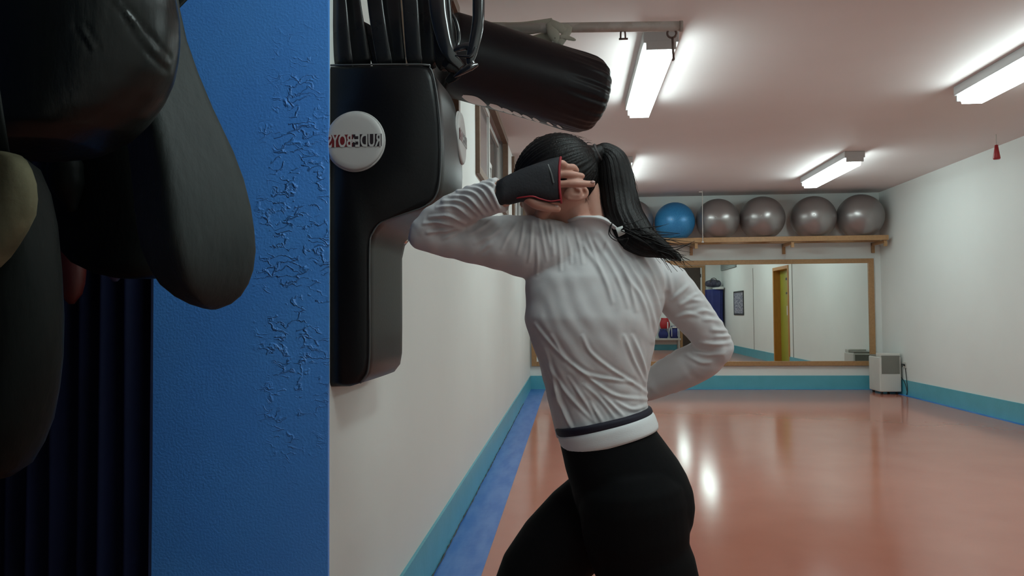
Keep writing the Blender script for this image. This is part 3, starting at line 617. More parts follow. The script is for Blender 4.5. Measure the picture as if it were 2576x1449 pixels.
# black glove beneath it
e = empty('boxing_glove', P(250, 300, 1.27), 'dull black boxing glove in deep shade between the big glove and kick pad', 'boxing glove')
rows = [(180, 170, 360), (240, 140, 375), (320, 118, 380), (400, 108, 385), (480, 112, 392), (550, 125, 398), (610, 145, 402), (660, 190, 404), (688, 250, 400), (700, 300, 385)]
secs = []
for (py, l, r) in rows:
    a, b_ = P(l, py, 1.27), P(r, py, 1.27); hw = (b_[0]-a[0])/2; secs.append(((a+b_)/2, V(hw, 0, 0), V(0, min(.045, hw), 0)))
MB().loft(secs, 40, e=2.4).build('glove_body', 'oldleather', e); hang(e, P(270, 182, 1.27), -.72)
MB().limb(arc([P(180, 330, 1.22), P(165, 430, 1.215), P(180, 520, 1.22)], 5), [.02]*4+[.028]*4+[.022, .016, .01], 18).build('thumb', 'oldleather', e)
# small dark red and blue grey mitts peeping out
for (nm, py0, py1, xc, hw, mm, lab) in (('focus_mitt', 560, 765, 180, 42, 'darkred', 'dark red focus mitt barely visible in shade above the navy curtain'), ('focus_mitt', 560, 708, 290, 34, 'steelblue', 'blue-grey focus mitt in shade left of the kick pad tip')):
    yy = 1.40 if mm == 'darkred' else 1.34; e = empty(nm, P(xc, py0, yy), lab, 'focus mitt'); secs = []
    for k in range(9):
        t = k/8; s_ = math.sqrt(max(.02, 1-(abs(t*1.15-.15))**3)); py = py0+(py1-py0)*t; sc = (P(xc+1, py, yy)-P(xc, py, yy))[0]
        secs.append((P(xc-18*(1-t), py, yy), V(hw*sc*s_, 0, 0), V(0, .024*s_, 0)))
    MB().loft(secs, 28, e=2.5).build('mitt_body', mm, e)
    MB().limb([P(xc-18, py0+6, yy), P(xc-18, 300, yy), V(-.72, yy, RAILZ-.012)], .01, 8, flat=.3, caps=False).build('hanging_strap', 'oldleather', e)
# long dark pad at the left edge with tan suede face
e = empty('thai_pad', P(40, 480, .765), 'long black arm pad with worn tan suede patch at the left edge', 'arm pad')
rows = [(395, -60, 48), (420, -80, 76), (480, -95, 97), (560, -105, 115), (680, -110, 128), (800, -110, 134), (900, -108, 131), (980, -105, 121), (1060, -100, 104), (1120, -90, 84), (1170, -75, 60), (1200, -50, 20)]
secs = []
for (py, l, r) in rows:
    a, b_ = P(l, py, .765), P(r, py, .765); hw = (b_[0]-a[0])/2; secs.append(((a+b_)/2, V(hw, 0, 0), V(0, min(.045, hw), 0)))
MB().loft(secs, 40, e=2.6).build('pad_body', 'oldleather', e); hang(e, P(0, 396, .765), -.72)
rows = [(388, 0, 40), (400, -20, 56), (425, -40, 72), (460, -50, 84), (500, -55, 87), (540, -58, 82), (580, -60, 62), (615, -66, 40), (645, -72, 16), (670, -78, -12), (690, -80, -50)]
secs = []
for (py, l, r) in rows:
    a, b_ = P(l, py, .700), P(r, py, .700); hw = (b_[0]-a[0])/2; secs.append(((a+b_)/2, V(hw, 0, 0), V(0, .016, 0)))
MB().loft(secs, 32, e=2.4, mod=lambda i, t: 1+.012*math.sin(7*t+i)).build('suede_patch', 'suede', e)
# navy ribbed curtain
CY = 1.50; xr_ = P(386, 1000, CY)[0]
e = empty('curtain', ((XA+xr_)/2, CY, .02), 'dark navy curtain in vertical folds at the left edge before the blue wall', 'curtain')
n = 420; v = []; f = []; zs = [.02, .4, .8, 1.2, 1.5, 1.62]
for z in zs:
    for i in range(n+1):
        x = xr_-(xr_-(XA+.01))*i/n; ph = (xr_-x)/.052
        v.append((x, CY+.021*math.sin(2*math.pi*ph-1.4+.3*math.sin(z*2))+.008*math.sin(2*math.pi*ph*.37+z), z))
nz = len(zs); K = (n+1)*nz
v += [(x, y+.003, z) for (x, y, z) in v]
for j in range(nz-1):
    for i in range(n):
        a0 = j*(n+1)+i; f.append((a0, a0+n+1, a0+n+2, a0+1)); f.append((a0+K, a0+1+K, a0+n+2+K, a0+n+1+K))
for j in range(nz-1):
    for i in (0, n): a0 = j*(n+1)+i; f.append((a0, a0+K, a0+n+1+K, a0+n+1))
for i in range(n):
    for j in (0, nz-1): a0 = j*(n+1)+i; f.append((a0, a0+1, a0+1+K, a0+K))
MB().add(v, f).build('curtain_cloth', 'navy', e)
MB().limb([V(XA, CY, 1.625), V(xr_+.02, CY, 1.625)], .012, 12).build('curtain_rod', 'rubber', e)
MB().limb([V(xr_, CY, 1.625), V(xr_, YW, 1.625)], .009, 10, caps=False).build('rod_bracket', 'rubber', e)
# ------------------------------------------------------------------ the person
BY = 1.86                      # room depth of the body's axis
MP = (P(1501, 750, BY)-P(1500, 750, BY))[0]       # metres per photo pixel there
def Q(px, py, dy=0.): return P(px, py, BY+dy)
def torso_shirt(b, s=0.):
    rows = [(549, 1438, 1524, -.004, .064), (560, 1428, 1546, .0, .066), (577, 1415, 1576, .01, .067), (600, 1385, 1610, .015, .070), (640, 1350, 1652, .02, .08), (700, 1322, 1674, .01, .098), (760, 1322, 1672, .01, .112), (800, 1319, 1661, .01, .12), (850, 1333, 1650, .01, .118), (900, 1352, 1640, .01, .112),
            (950, 1367, 1631, .01, .106), (1000, 1380, 1627, .01, .103), (1040, 1391, 1630, .01, .104), (1075, 1399, 1640, .01, .107)]
    secs = []
    for (py, l, r, dy, hd) in rows:
        k = (py-575)/500; tilt = -.0 if py < 900 else -(py-900)/175*.215
        a, c = Q(l, py, dy), Q(r, py, dy); hw = (c[0]-a[0])/2-s; secs.append(((a+c)/2, V(hw, 0, -tilt*hw), V(0, hd-s, 0)))
    b.loft(secs, 40, e=2.25)
    b.limb([Q(1395, 640, .0), Q(1480, 625, .02), Q(1590, 660, .04), Q(1650, 722, .05)], [.078-s, .07-s, .066-s, .062-s], 24, flat=.85)   # shoulder yoke
def arm_left(b, s=0., upto=1.):
    pts = [Q(1400, 634, .0), Q(1330, 622, -.004), Q(1270, 612, -.008), Q(1200, 604, -.012), Q(1140, 600, -.016), Q(1095, 596, -.02), Q(1062, 590, -.022)]
    rr = [.078, .079, .070, .060, .051, .044, .039]
    b.limb(pts, [x-s for x in rr], 28, flat=.9)
    pts = [Q(1066, 588, -.024), Q(1100, 560, -.032), Q(1140, 535, -.052), Q(1180, 514, -.070), Q(1220, 500, -.086), Q(1262, 487, -.101)]
    rr = [.040, .046, .047, .044, .043, .044]
    b.limb(pts, [x-s for x in rr], 28, flat=.88, caps=(s > 0))
    return pts[-1], pts[-1]-pts[-2]
def arm_right(b, s=0.):
    pts = [Q(1655, 715, .05), Q(1686, 722, .05), Q(1712, 755, .055), Q(1750, 800, .06), Q(1783, 842, .065), Q(1805, 876, .07)]
    b.limb(pts, [x-s for x in (.062, .056, .054, .051, .046, .041)], 28)
    pts = [Q(1804, 874, .072), Q(1770, 902, .09), Q(1725, 925, .12), Q(1670, 952, .165), Q(1600, 985, .20)]
    b.limb(pts, [x-s for x in (.041, .050, .052, .046, .036)], 28, caps=(s > 0))
def pelvis(b, s=0.):
    rows = [(1062, 1402, 1640, 0, .10), (1100, 1409, 1650, 0, .108), (1135, 1416, 1680, 0, .115), (1165, 1421, 1706, 0, .122), (1195, 1428, 1727, 0, .128), (1230, 1438, 1742, 0, .132), (1270, 1448, 1747, 0, .132), (1310, 1462, 1742, 0, .125), (1350, 1485, 1725, -.01, .11), (1385, 1520, 1705, -.02, .09)]
    secs = []
    for (py, l, r, dy, hd) in rows:
        tilt = -.22*max(0, 1-(py-1062)/150)
        a, c = Q(l, py, dy), Q(r, py, dy); hw = (c[0]-a[0])/2-s; secs.append(((a+c)/2, V(hw, 0, -tilt*hw), V(0, hd-s, 0)))
    b.loft(secs, 40, e=2.2)
def legs(b, s=0.):
    # near leg pushes back, far leg steps forward to the left
    b.limb([Q(1592, 1265, -.05), Q(1600, 1340, -.045), Q(1612, 1400, -.04), Q(1635, 1450, -.04), Q(1668, 1520, -.035), Q(1700, 1595, -.03), Q(1735, 1650, -.03), Q(1800, 1710, -.03), Q(1880, 1790, -.03), Q(1950, 1850, -.03)],
           [x-s for x in (.128, .126, .118, .115, .098, .076, .066, .062, .048, .038)], 32, flat=.85)
    b.limb([Q(1530, 1262, .06), Q(1465, 1318, .065), Q(1400, 1384, .07), Q(1345, 1452, .075), Q(1302, 1520, .08), Q(1288, 1570, .08), Q(1290, 1660, .08), Q(1292, 1760, .08), Q(1296, 1850, .08)],
           [x-s for x in (.105, .107, .104, .096, .076, .064, .060, .050, .038)], 32, flat=.85)
person = empty('person', (Q(1500, 1500)[0], BY, 0), 'person', 'person'); bpy.data.objects.remove(person)
root = Q(1530, 1250); 
# ---- skin body (continuous)
fwd = V(-.80, .585, -.13); fwd /= np.linalg.norm(fwd); upv = V(-.06, 0, 1); upv -= fwd*(upv@fwd); upv /= np.linalg.norm(upv); lef = np.cross(upv, fwd)
HC = Q(1398, 450, .0)
def H3(f, l, u): return HC+fwd*f+lef*l+upv*u
b = MB()
torso_shirt(b, .009); arm_left(b, .010); arm_right(b, .010); pelvis(b, .008); legs(b, .008)
b.ell(H3(0, 0, 0), fwd*.096, lef*.074, upv*.100)                         # skull
b.ell(H3(.034, 0, -.045), fwd*.066, lef*.060, upv*.062)                 # face
b.ell(H3(.045, 0, -.078), fwd*.050, lef*.046, upv*.034)                 # jaw
b.limb([H3(-.02, .046, -.055), H3(.02, .046, -.085), H3(.07, .022, -.108)], [.016, .016, .015], 14)
b.limb([H3(-.02, -.046, -.055), H3(.02, -.046, -.085), H3(.07, -.022, -.108)], [.016, .016, .015], 14)
b.ell(H3(.082, 0, -.106), fwd*.016, lef*.02, upv*.015)                   # chin
b.limb([H3(.088, 0, .002), H3(.100, 0, -.020), H3(.110, 0, -.038)], [.008, .009, .011], 12)          # nose
b.ell(H3(.100, 0, -.043), fwd*.010, lef*.016, upv*.008)
b.limb([H3(.088, .022, -.068), H3(.096, 0, -.064), H3(.088, -.022, -.068)], [.004, .006, .004], 10)  # lips
b.limb([H3(.086, .020, -.076), H3(.094, 0, -.077), H3(.086, -.020, -.076)], [.004, .006, .004], 10)
for sgn in (1, -1):
    b.limb([H3(.080, sgn*.046, .018), H3(.092, sgn*.028, .022), H3(.092, sgn*.012, .016)], [.006, .008, .006], 10)      # brow
    b.ell(H3(.070, sgn*.042, -.032), fwd*.018, lef*.018, upv*.014)       # cheekbone
    # ear rim and lobe
    ec = H3(-.008, sgn*.075, -.028)
    b.limb([ec+upv*(.030*math.cos(t))+fwd*(.017*math.sin(t)-.004)+lef*sgn*.006 for t in np.linspace(-2.9, .9, 10)], .0048, 8)
    b.ell(ec-upv*.028, fwd*.009, lef*.006, upv*.010); b.ell(ec, fwd*.013, lef*.005, upv*.022)
b.limb([Q(1424, 500, .005), Q(1452, 545, .02), Q(1490, 600, .03), Q(1505, 650, .03)], [.056, .052, .054, .06], 28)   # neck
b.limb([Q(1478, 470, .0), Q(1492, 520, .005), Q(1520, 580, .012)], [.030, .032, .040], 20)
ec = Q(1447, 486, -.078)      # left ear, pushed flat under the fingers
b.ell(ec, V(.030, .006, .006), V(0, .009, 0), V(-.003, 0, .017), 14)
b.limb([ec+V(.030*math.cos(t)*.95, -.007+.006*math.cos(t)*.5, .017*math.sin(t)) for t in np.linspace(-2.2, 1.6, 12)], .0048, 8)
b.limb([ec+V(.014*math.cos(t), -.009, .009*math.sin(t)) for t in np.linspace(-2.4, 1.4, 9)], .0036, 8)
# ---- left hand over the side of the head
WD = -.106
hp = [Q(1262, 485, WD), Q(1290, 478, WD-.002), Q(1330, 462, WD-.004), Q(1372, 455, WD-.006), Q(1406, 452, WD-.006)]
secs = []
for p_, hw, th in zip(hp, (.024, .028, .036, .040, .039), (.019, .019, .018, .017, .013)):
    secs.append((p_, V(.10, 0, .995)*hw, V(0, th, 0)))
b.loft(secs, 28, e=2.5)
def finger(b, pts, r0, r1):
    pts = arc(pts, 4); n = len(pts)
    b.limb(pts, [r0+(r1-r0)*i/(n-1)+.0007*math.cos(3*math.pi*i/(n-1)) for i in range(n)], 14)
finger(b, [Q(1385, 424, WD-.004), Q(1405, 412, WD-.012), Q(1417, 413, WD-.011), Q(1422, 422, WD+.006)], .0088, .0082)       # little finger, curled
finger(b, [Q(1388, 436, WD-.004), Q(1415, 424, WD-.003), Q(1440, 421, WD-.003), Q(1450, 429, WD+.008)], .0086, .0080)       # ring finger, curled
finger(b, [Q(1388, 448, WD-.006), Q(1410, 440, WD-.012), Q(1436, 439, WD-.014), Q(1464, 443, WD-.008)], .0092, .0080)      # middle finger
finger(b, [Q(1388, 468, WD-.006), Q(1415, 463, WD-.013), Q(1450, 462, WD-.015), Q(1490, 463, WD-.008)], .0100, .0084)    # index finger
finger(b, [Q(1318, 486, WD-.002), Q(1345, 512, WD-.006), Q(1375, 520, WD-.004), Q(1403, 526, WD+.004)], .0150, .0088)    # thumb, leaves the palm side
# ---- right hand resting on the stomach
rw = Q(1600, 985, .20); rd = V(-.9, .05, -.25); rd /= np.linalg.norm(rd); rs = np.cross(rd, V(0, 1, 0)); rs /= np.linalg.norm(rs)
b.loft([(rw+rd*t, rs*w_, V(0, th, 0)) for t, w_, th in ((0, .024, .019), (.03, .03, .018), (.06, .038, .017), (.09, .039, .014))], 24, e=2.4)
for k, ln in enumerate((.068, .078, .072, .056)):
    o_ = rs*(.030-.020*k); p0 = rw+rd*.08+o_; finger(b, [p0, p0+rd*ln*.4+V(0, -.004, 0), p0+rd*ln*.75+V(0, -.014, 0), p0+rd*ln+V(0, -.028, 0)], .0098, .008)
finger(b, [rw+rd*.025+rs*.024, rw+rd*.05+rs*.046, rw+rd*.075+rs*.055+V(0, -.005, 0), rw+rd*.10+rs*.058+V(0, -.012, 0)], .013, .009)
# ---- bare feet
def foot(ank, d, heel):
    d = np.array(d, float); d /= np.linalg.norm(d); s_ = np.cross(d, V(0, 0, 1)); s_ /= np.linalg.norm(s_)
    b.limb([ank-d*.045+V(0, 0, -ank[2]+.032+heel), ank+V(0, 0, -ank[2]+.045+heel*.9), ank+d*.06+V(0, 0, -ank[2]+.036+heel*.5), ank+d*.13+V(0, 0, -ank[2]+.020)], [.030, .036, .038, .020], 20, hint=tuple(s_), flat=1.)
    b.limb([ank, ank+V(0, 0, -ank[2]+.06+heel)], [.034, .036], 20)
    for k in range(5):
        o_ = s_*(.034-.017*k); p0 = ank+d*.12+o_+V(0, 0, -ank[2]+.014); ln = (.058, .054, .050, .044, .036)[k if s_[1] > 0 else 4-k]
        b.limb([p0-d*.02, p0+d*ln*.6, p0+d*ln], [.011, .0095, .008], 10)
nA = Q(1950, 1850, -.03); fA = Q(1296, 1850, .08)
foot(nA, (-.95, .2, 0), .03); foot(fA, (-1, .1, 0), 0)
me = remesh(b, 'person', .0028, 3)
person = link('person', me, 'skin'); person.location = (0, 0, 0)
loc = Vector((float(root[0]), float(root[1]), 0)); me.transform(Matrix.Translation(-loc)); person.location = loc
tag(person, 'person in white long-sleeved top and black leggings, dark ponytail, elbow raised against the pad', 'person')
def pchild(o): o.data.transform(Matrix.Translation(-loc)); o.parent = person; return o
for sgn in (1, -1):
    pchild(MB().ell(H3(.078, sgn*.030, -.002), fwd*.011, lef*.012, upv*.011, 10).build('eye', 'eye'))
# fingernails
for (px, py, dy) in ((1491, 458, WD-.0155), (1399, 519, WD-.0035)):
    pchild(MB().ell(Q(px, py, dy), V(.0058, 0, 0), V(0, .0022, 0), V(0, 0, .0036), 8).build('fingernail', 'nail'))
# ---- shirt
b = MB(); torso_shirt(b); arm_left(b); arm_right(b)
me = remesh(b, 'shirt', .0030, 26)
W_ = []   # creases: (photo polyline, width m, height m)
def cz(pts, w_=.0045, a=.0022): W_.append((pts, w_, a))
for p_ in ([(1098, 522), (1145, 520), (1185, 548)], [(1113, 506), (1162, 507), (1203, 543)], [(1130, 493), (1178, 497), (1216, 537)], [(1150, 480), (1196, 487), (1230, 532)], [(1168, 469), (1212, 479), (1244, 528)], [(1188, 461), (1230, 473), (1256, 525)], [(1207, 454), (1247, 468), (1268, 522)], [(1226, 448), (1260, 465), (1279, 520)], [(1080, 547), (1128, 543), (1168, 562)], [(1066, 562), (1108, 560), (1152, 574)], [(1075, 585), (1120, 580), (1160, 575)]): cz(p_, .0038, .0046)
for p_ in ([(1235, 612), (1205, 635)], [(1165, 575), (1135, 592), (1115, 600)], [(1270, 560), (1240, 590), (1195, 612)], [(1300, 560), (1275, 600), (1262, 625)], [(1250, 545), (1215, 570), (1180, 590)]): cz(p_, .004, .0024)
for p_ in ([(1338, 556), (1336, 620), (1330, 660)], [(1356, 551), (1366, 605), (1375, 655)], [(1384, 556), (1390, 600), (1392, 640)], [(1402, 580), (1408, 630), (1410, 678)], [(1424, 575), (1432, 620), (1436, 660)], [(1446, 575), (1458, 620), (1466, 662)], [(1474, 585), (1492, 630), (1514, 682)], [(1318, 556), (1312, 600), (1302, 640)], [(1372, 560), (1378, 590), (1384, 622)], [(1412, 562), (1420, 590)], [(1349, 600), (1352, 650), (1350, 690)]): cz(p_, .0038, .0033)
for p_ in ([(1508, 585), (1545, 640), (1583, 705), (1612, 745), (1632, 805), (1642, 860)], [(1465, 614), (1505, 670), (1525, 710), (1540, 760)], [(1542, 601), (1591, 675), (1628, 748), (1644, 805), (1652, 840)], [(1575, 610), (1612, 672), (1648, 740), (1660, 790)], [(1598, 620), (1640, 685), (1664, 750)], [(1628, 625), (1660, 680), (1672, 730)], [(1650, 640), (1680, 690), (1688, 740)], [(1560, 650), (1585, 720), (1600, 780)], [(1495, 605), (1535, 665), (1560, 715), (1580, 770)], [(1612, 650), (1636, 700), (1650, 750)]): cz(p_, .0050, .0036)
for p_ in ([(1465, 846), (1485, 886), (1534, 927), (1587, 960), (1627, 988)], [(1388, 846), (1424, 903), (1481, 943), (1551, 956), (1591, 962)], [(1445, 919), (1494, 960), (1551, 996), (1628, 1005)], [(1469, 968), (1510, 1005), (1547, 1052)], [(1380, 919), (1424, 988), (1494, 1062)], [(1571, 846), (1595, 907), (1624, 966)], [(1592, 846), (1615, 905), (1627, 958)], [(1485, 1013), (1514, 1060)], [(1510, 990), (1568, 1046)], [(1400, 1000), (1425, 1050), (1440, 1080)], [(1550, 1010), (1590, 1030), (1630, 1020)], [(1372, 880), (1395, 960), (1412, 1060)], [(1370, 905), (1402, 990), (1432, 1075)], [(1430, 950), (1470, 1010), (1500, 1062)], [(1345, 815), (1372, 850), (1420, 905)]): cz(p_, .0040, .0036)
for p_ in ([(1712, 768), (1739, 755), (1769, 757)], [(1728, 753), (1757, 739)], [(1748, 786), (1776, 782), (1796, 789)], [(1771, 804), (1794, 804), (1816, 811)], [(1792, 830), (1831, 833)], [(1803, 847), (1838, 846)], [(1690, 755), (1717, 732), (1732, 717)], [(1746, 887), (1783, 893), (1820, 890)], [(1700, 800), (1730, 790), (1760, 795)], [(1715, 885), (1760, 910), (1790, 912)], [(1760, 862), (1800, 866), (1838, 862)]): cz(p_, .0045, .0032)
co = coords(me); no = normals(me); disp = np.zeros(len(co)); front = no[:, 1] < .25
ids = np.nonzero(front)[0]; X = co[ids][:, (0, 2)]*1.; yd = co[ids][:, 1]
Xn = np.stack([X[:, 0]/yd*BY, (X[:, 1]-1.14)/yd*BY+1.14], 1)      # nearer cloth is compared at the body's depth
for pts, w_, a in W_:
    c = arc([np.append(Q(*p_)[[0, 2]], 0) for p_ in pts], 5); c = np.array(c)[:, :2]; best = np.full(len(Xn), 9.); tt = np.zeros(len(Xn)); side = np.zeros(len(Xn))
    for i in range(len(c)-1):
        ab = c[i+1]-c[i]; ap = Xn-c[i]; t = np.clip((ap@ab)/(ab@ab), 0, 1); r_ = ap-t[:, None]*ab; d = np.hypot(r_[:, 0], r_[:, 1]); s_ = np.sign(ab[0]*ap[:, 1]-ab[1]*ap[:, 0])
        m_ = d < best; best[m_] = d[m_]; tt[m_] = (i+t[m_])/(len(c)-1); side[m_] = s_[m_]
    env = np.sin(np.pi*np.clip(tt*.86+.07, 0, 1))**.7; sd = best*side
    disp[ids] += env*a*(np.exp(-(best/w_)**2)-.55*np.exp(-((sd-1.9*w_)/(1.3*w_))**2)-.35*np.exp(-((sd+1.9*w_)/(1.3*w_))**2))
# broad softness over the whole cloth
bx_, by_, bz_ = co.T
disp += .0012*np.sin(bx_*61+3*np.sin(bz_*23))*np.sin(bz_*47+2*np.sin(bx_*31))+.0006*np.sin(bx_*140+bz_*90+2*np.sin(by_*80))
setco(me, co+no*np.clip(disp, -.0045, .006)[:, None])
shirt = pchild(link('shirt', me, 'shirt'))
col = [Q(1433, 556, -.015), Q(1450, 550, -.052), Q(1484, 547, -.066), Q(1517, 553, -.062), Q(1544, 571, -.056), Q(1566, 594, -.040), Q(1583, 617, -.010), Q(1578, 620, .05), Q(1520, 590, .09), Q(1460, 560, .08), Q(1430, 555, .04)]
cc_ = []
for i in range(len(col)):
    a, b0, b1, c2 = col[i-1], col[i], col[(i+1) % len(col)], col[(i+2) % len(col)]
    for k in range(5):
        t = k/5; cc_.append(.5*(2*b0+(b1-a)*t+(2*a-5*b0+4*b1-c2)*t*t+(3*b0-a-3*b1+c2)*t**3))
b = MB(); b.limb(cc_, .008, 12, flat=.5, caps=False, closed=True, hint=(0, 0, 1)); c_ = b.build('collar', 'shirt'); pchild(c_); c_.parent = shirt
tb = MB(); a, b_, c2, d2 = Q(1548, 574, -.065), Q(1566, 568, -.068), Q(1573, 588, -.07), Q(1556, 596, -.066); dd = V(0, .0015, 0)
tb.loft([((a+b_)/2, (b_-a)/2, V(0, .0012, 0)), ((a+b_)/2*.5+(c2+d2)/2*.5+V(0, -.004, 0), (b_-a+c2-d2)/4, V(0, .0012, 0)), ((c2+d2)/2, (c2-d2)/2, V(0, .0012, 0))], 12, e=4)
o = pchild(tb.build('neck_label', 'white_cloth')); o.parent = shirt
# ---- leggings and waistband
b = MB(); pelvis(b); legs(b); me = remesh(b, 'leggings', .0042, 14)
leg = pchild(link('leggings', me, 'legging'))
def bandloft(tl, tr, bl, br, hd, m_, nm, out=.003):
    secs = []; k = 8
    for i in range(k+1):
        t = i/k; l = (tl[0]+(bl[0]-tl[0])*t, tl[1]+(bl[1]-tl[1])*t); r = (tr[0]+(br[0]-tr[0])*t, tr[1]+(br[1]-tr[1])*t)
        a, c = Q(*l), Q(*r); ins = .003*max(0, abs(2*t-1)-.6)/.4; u_ = (c-a)/2; ln = np.linalg.norm(u_); secs.append(((a+c)/2+V(0, .0, .012), u_/ln*(ln+out-ins), V(0, hd+out-ins, 0)))
    return MB().loft(secs, 72, e=2.2).build(nm, m_)
o = pchild(bandloft((1402, 1104), (1642, 1046), (1418, 1150), (1657, 1086), .111, 'band', 'waistband', .0015)); o.parent = leg
o = pchild(bandloft((1397, 1086), (1635, 1034), (1403, 1107), (1641, 1049), .109, 'navyband', 'waistband_edge', .002)); o.parent = leg
# ---- hand wrap glove
def wrap(pp, wid, th, up, m_, nm, n=40):
    secs = [(p_, up*w_, V(0, t_, 0)) for p_, w_, t_ in zip(pp, wid, th)]
    return MB().loft(secs, n, e=2.7, mod=lambda i, t: 1+.02*math.sin(5*t+1.3*i)*(i > 1)).build(nm, m_)
gp = [Q(1250, 490, WD), Q(1272, 480, WD), Q(1286, 476, WD), Q(1310, 467, WD-.002), Q(1335, 461, WD-.003), Q(1362, 457, WD-.004), Q(1385, 455, WD-.005), Q(1404, 453, WD-.005), Q(1410, 453, WD-.005)]
gw = (.031, .034, .036, .038, .042, .047, .051, .0525, .052); gt = (.027, .027, .027, .027, .027, .027, .026, .023, .022)
gl = pchild(wrap(gp, gw, gt, V(.04, 0, .999), 'glovecloth', 'hand_wrap'))
rg = [Q(1407, 453, WD-.005)+V(.0+.004*math.cos(t)**2, -.0225*math.copysign(abs(math.sin(t))**.8, math.sin(t)), .0525*math.copysign(abs(math.cos(t))**.8, math.cos(t))) for t in np.linspace(0, 2*math.pi, 41)[:-1]]
o = pchild(MB().limb(rg, .0030, 8, caps=False, closed=True, hint=(1, 0, 0)).build('red_binding', 'redtrim')); o.parent = gl
o = pchild(MB().limb(arc([Q(1378, 414, WD-.027), Q(1386, 435, WD-.032), Q(1392, 460, WD-.032)], 5), .0022, 8, flat=.4).build('stitched_seam', 'piping')); o.parent = gl
o = pchild(MB().limb(arc([Q(1300, 498, WD-.02), Q(1338, 494, WD-.03), Q(1358, 500, WD-.026), Q(1385, 506, WD-.02), Q(1409, 503, WD-.02)], 5), .0018, 8).build('thumb_binding', 'redtrim')); o.parent = gl
g2 = [rw-rd*.02, rw, rw+rd*.03, rw+rd*.06, rw+rd*.085]
g2o = pchild(MB().loft([(p_, rs*w_, V(0, t_, 0)) for p_, w_, t_ in zip(g2, (.03, .031, .036, .043, .044), (.026, .026, .024, .022, .019))], 28, e=2.6).build('hand_wrap', 'glovecloth'))
# ---- hair
TIE = Q(1505, 386, .0)
b = MB(); hc = Q(1397, 440, .003)
b.ell(hc, fwd*.113, lef*.088, upv*.1005, 30)
b.limb([Q(1440, 425, .0), Q(1478, 400, .0), TIE], [.068, .040, .022], 28)
b.limb([Q(1430, 440, .01), Q(1462, 447, .01), Q(1487, 457, .008)], [.070, .050, .030], 28)
me = remesh(b, 'hair', .0030, 8); co = coords(me); no = normals(me)
rel = co-HC; f_ = rel@fwd; u_ = rel@upv; l_ = rel@lef
cut = np.clip((f_-.045)/.02, 0, 1)*np.clip((.035-u_)/.02, 0, 1); cut = np.maximum(cut, np.clip((f_+.075)/.02, 0, 1)*np.clip((-.026-u_)/.014, 0, 1))
co = HC+rel*(1-.32*cut)[:, None]; rel = co-TIE
dirn = HC+fwd*.06-TIE; dirn /= np.linalg.norm(dirn); e1 = upv-dirn*(upv@dirn); e1 /= np.linalg.norm(e1); e2 = np.cross(dirn, e1)
ph = np.arctan2(rel@e2, rel@e1); rr_ = np.linalg.norm(rel, axis=1)
co += no*(.0010*np.sin(ph*64+3*np.sin(ph*11))+.0008*np.sin(ph*131+rr_*40))[:, None]*np.clip(rr_/.06, 0, 1)[:, None]*(1-cut)[:, None]
setco(me, co); hair = pchild(link('hair', me, 'hair'))
b = MB()
cpts, crad = rarc([Q(1507, 382, 0), Q(1524, 384, 0), Q(1541, 405, -.002), Q(1549, 445, -.006), Q(1556, 490, -.012), Q(1566, 535, -.025), Q(1590, 580, -.045), Q(1622, 608, -.06), Q(1658, 624, -.068), Q(1690, 640, -.07), Q(1712, 655, -.068)],
                  [.019, .025, .036, .042, .044, .045, .045, .036, .024, .012, .003], 8)
NP = len(cpts)
b.limb(cpts, crad, 120, flat=.62, mod=lambda i, t: 1+.018*math.sin(23*t+1.2*math.sin(i*.06))+.020*math.sin(47*t-.5*math.sin(i*.09)+1)+.02*math.sin(9*t+i*.02)+.012*math.sin(71*t+.05*i))
R2 = random.Random(11)
def strand(pts, r=.0009): b.limb(arc(pts, 5), list(np.linspace(r, r*.3, 5*(len(pts)-1)+1)), 5, caps=False)
for k in range(70):      # loose ends fanning from the tail
    x0 = R2.uniform(1560, 1650); y0 = 560+(x0-1560)*.62+R2.uniform(-12, 22); a = R2.uniform(-.1, .75); ln = R2.uniform(50, 115)
    d0 = -.075+R2.uniform(-.01, .02); c = R2.uniform(-18, 22)
    strand([Q(x0, y0, d0), Q(x0+ln*.5*math.cos(a*.8), y0+ln*.5*math.sin(a*.8)+c*.3, d0-.004), Q(x0+ln*math.cos(a), y0+ln*math.sin(a)+c, d0-.002)], R2.uniform(.0008, .0018))
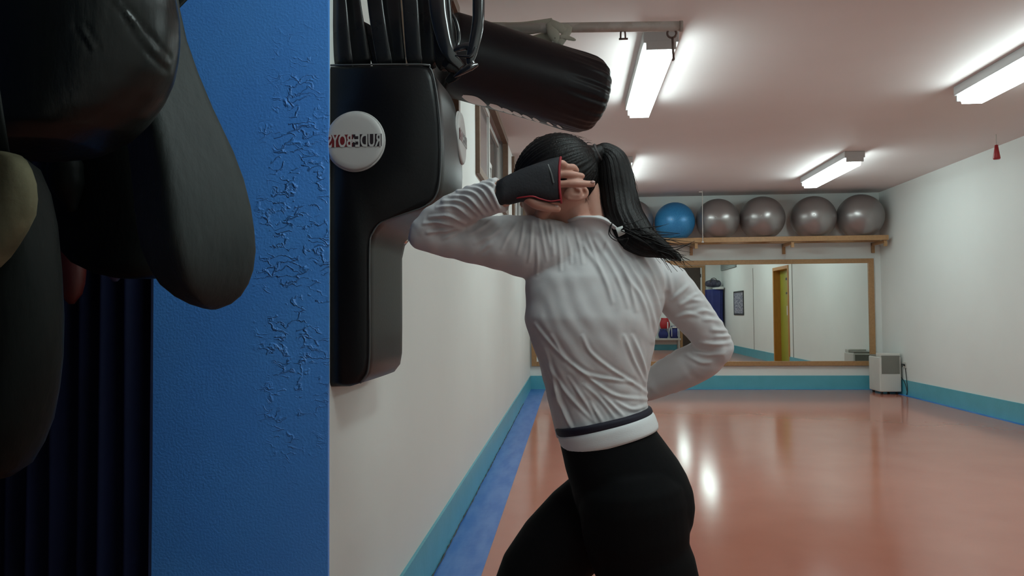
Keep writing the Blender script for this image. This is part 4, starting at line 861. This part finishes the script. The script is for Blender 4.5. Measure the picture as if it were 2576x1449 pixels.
for k in range(46):      # flyaways along both edges
    i = R2.randrange(8, NP-26); sd = R2.choice((-1, 1)); j = min(NP-1, i+R2.randrange(8, 22)); m_ = (i+j)//2
    def edge(q, ex): return cpts[q]+V(sd*(crad[q]+ex), -.006, -.0*sd)
    strand([edge(i, -.004), edge(m_, R2.uniform(-.002, .003)), edge(j, R2.uniform(-.002, .006))], .0008)
for (q1, q2, q3, q4) in (((1540, 560), (1535, 585), (1556, 602), (1582, 598)), ((1536, 566), (1532, 590), (1550, 606), (1570, 603)), ((1568, 603), (1580, 600), (1576, 612), (1570, 622)), ((1640, 610), (1680, 622), (1720, 618), (1748, 606)), ((1650, 618), (1690, 630), (1716, 622), (1740, 612)), ((1660, 636), (1690, 655), (1712, 650), (1708, 640)), ((1655, 630), (1700, 632), (1716, 650), (1722, 668)), ((1645, 628), (1685, 640), (1700, 655), (1712, 662))):
    strand([Q(*q1, -.085), Q(*q2, -.09), Q(*q3, -.09), Q(*q4, -.085)], .0016)
pchild(b.build('ponytail', 'hair')).parent = hair
b = MB()
for k in range(26):      # wisps on the nape and crown
    x0 = R2.uniform(1462, 1500); y0 = R2.uniform(470, 492); strand([Q(x0, y0, -.06+(x0-1440)*.0009), Q(x0+R2.uniform(2, 8), y0+18, -.058+(x0-1440)*.0009), Q(x0+R2.uniform(4, 16), y0+R2.uniform(25, 50), -.052+(x0-1440)*.0009)], .0006)
for k in range(26):
    x0 = R2.uniform(1330, 1500); t = (x0-1397)/118; y0 = 440-104*math.sqrt(max(0, 1-t*t)); strand([Q(x0, y0+5, 0), Q(x0+10, y0-R2.uniform(0, 3), 0), Q(x0+R2.uniform(18, 30), y0-R2.uniform(-3, 4)+4, 0)], .0006)
o = pchild(b.build('stray_hairs', 'hair')); o.parent = hair; o['kind'] = 'stuff'
o = pchild(MB().limb([TIE+(e1*math.cos(t)+e2*math.sin(t))*0.0215 for t in np.linspace(0, 2*math.pi, 21)[:-1]], .0045, 10, caps=False, closed=True, hint=tuple(dirn)).build('hair_tie', 'pinkband')); o.parent = hair
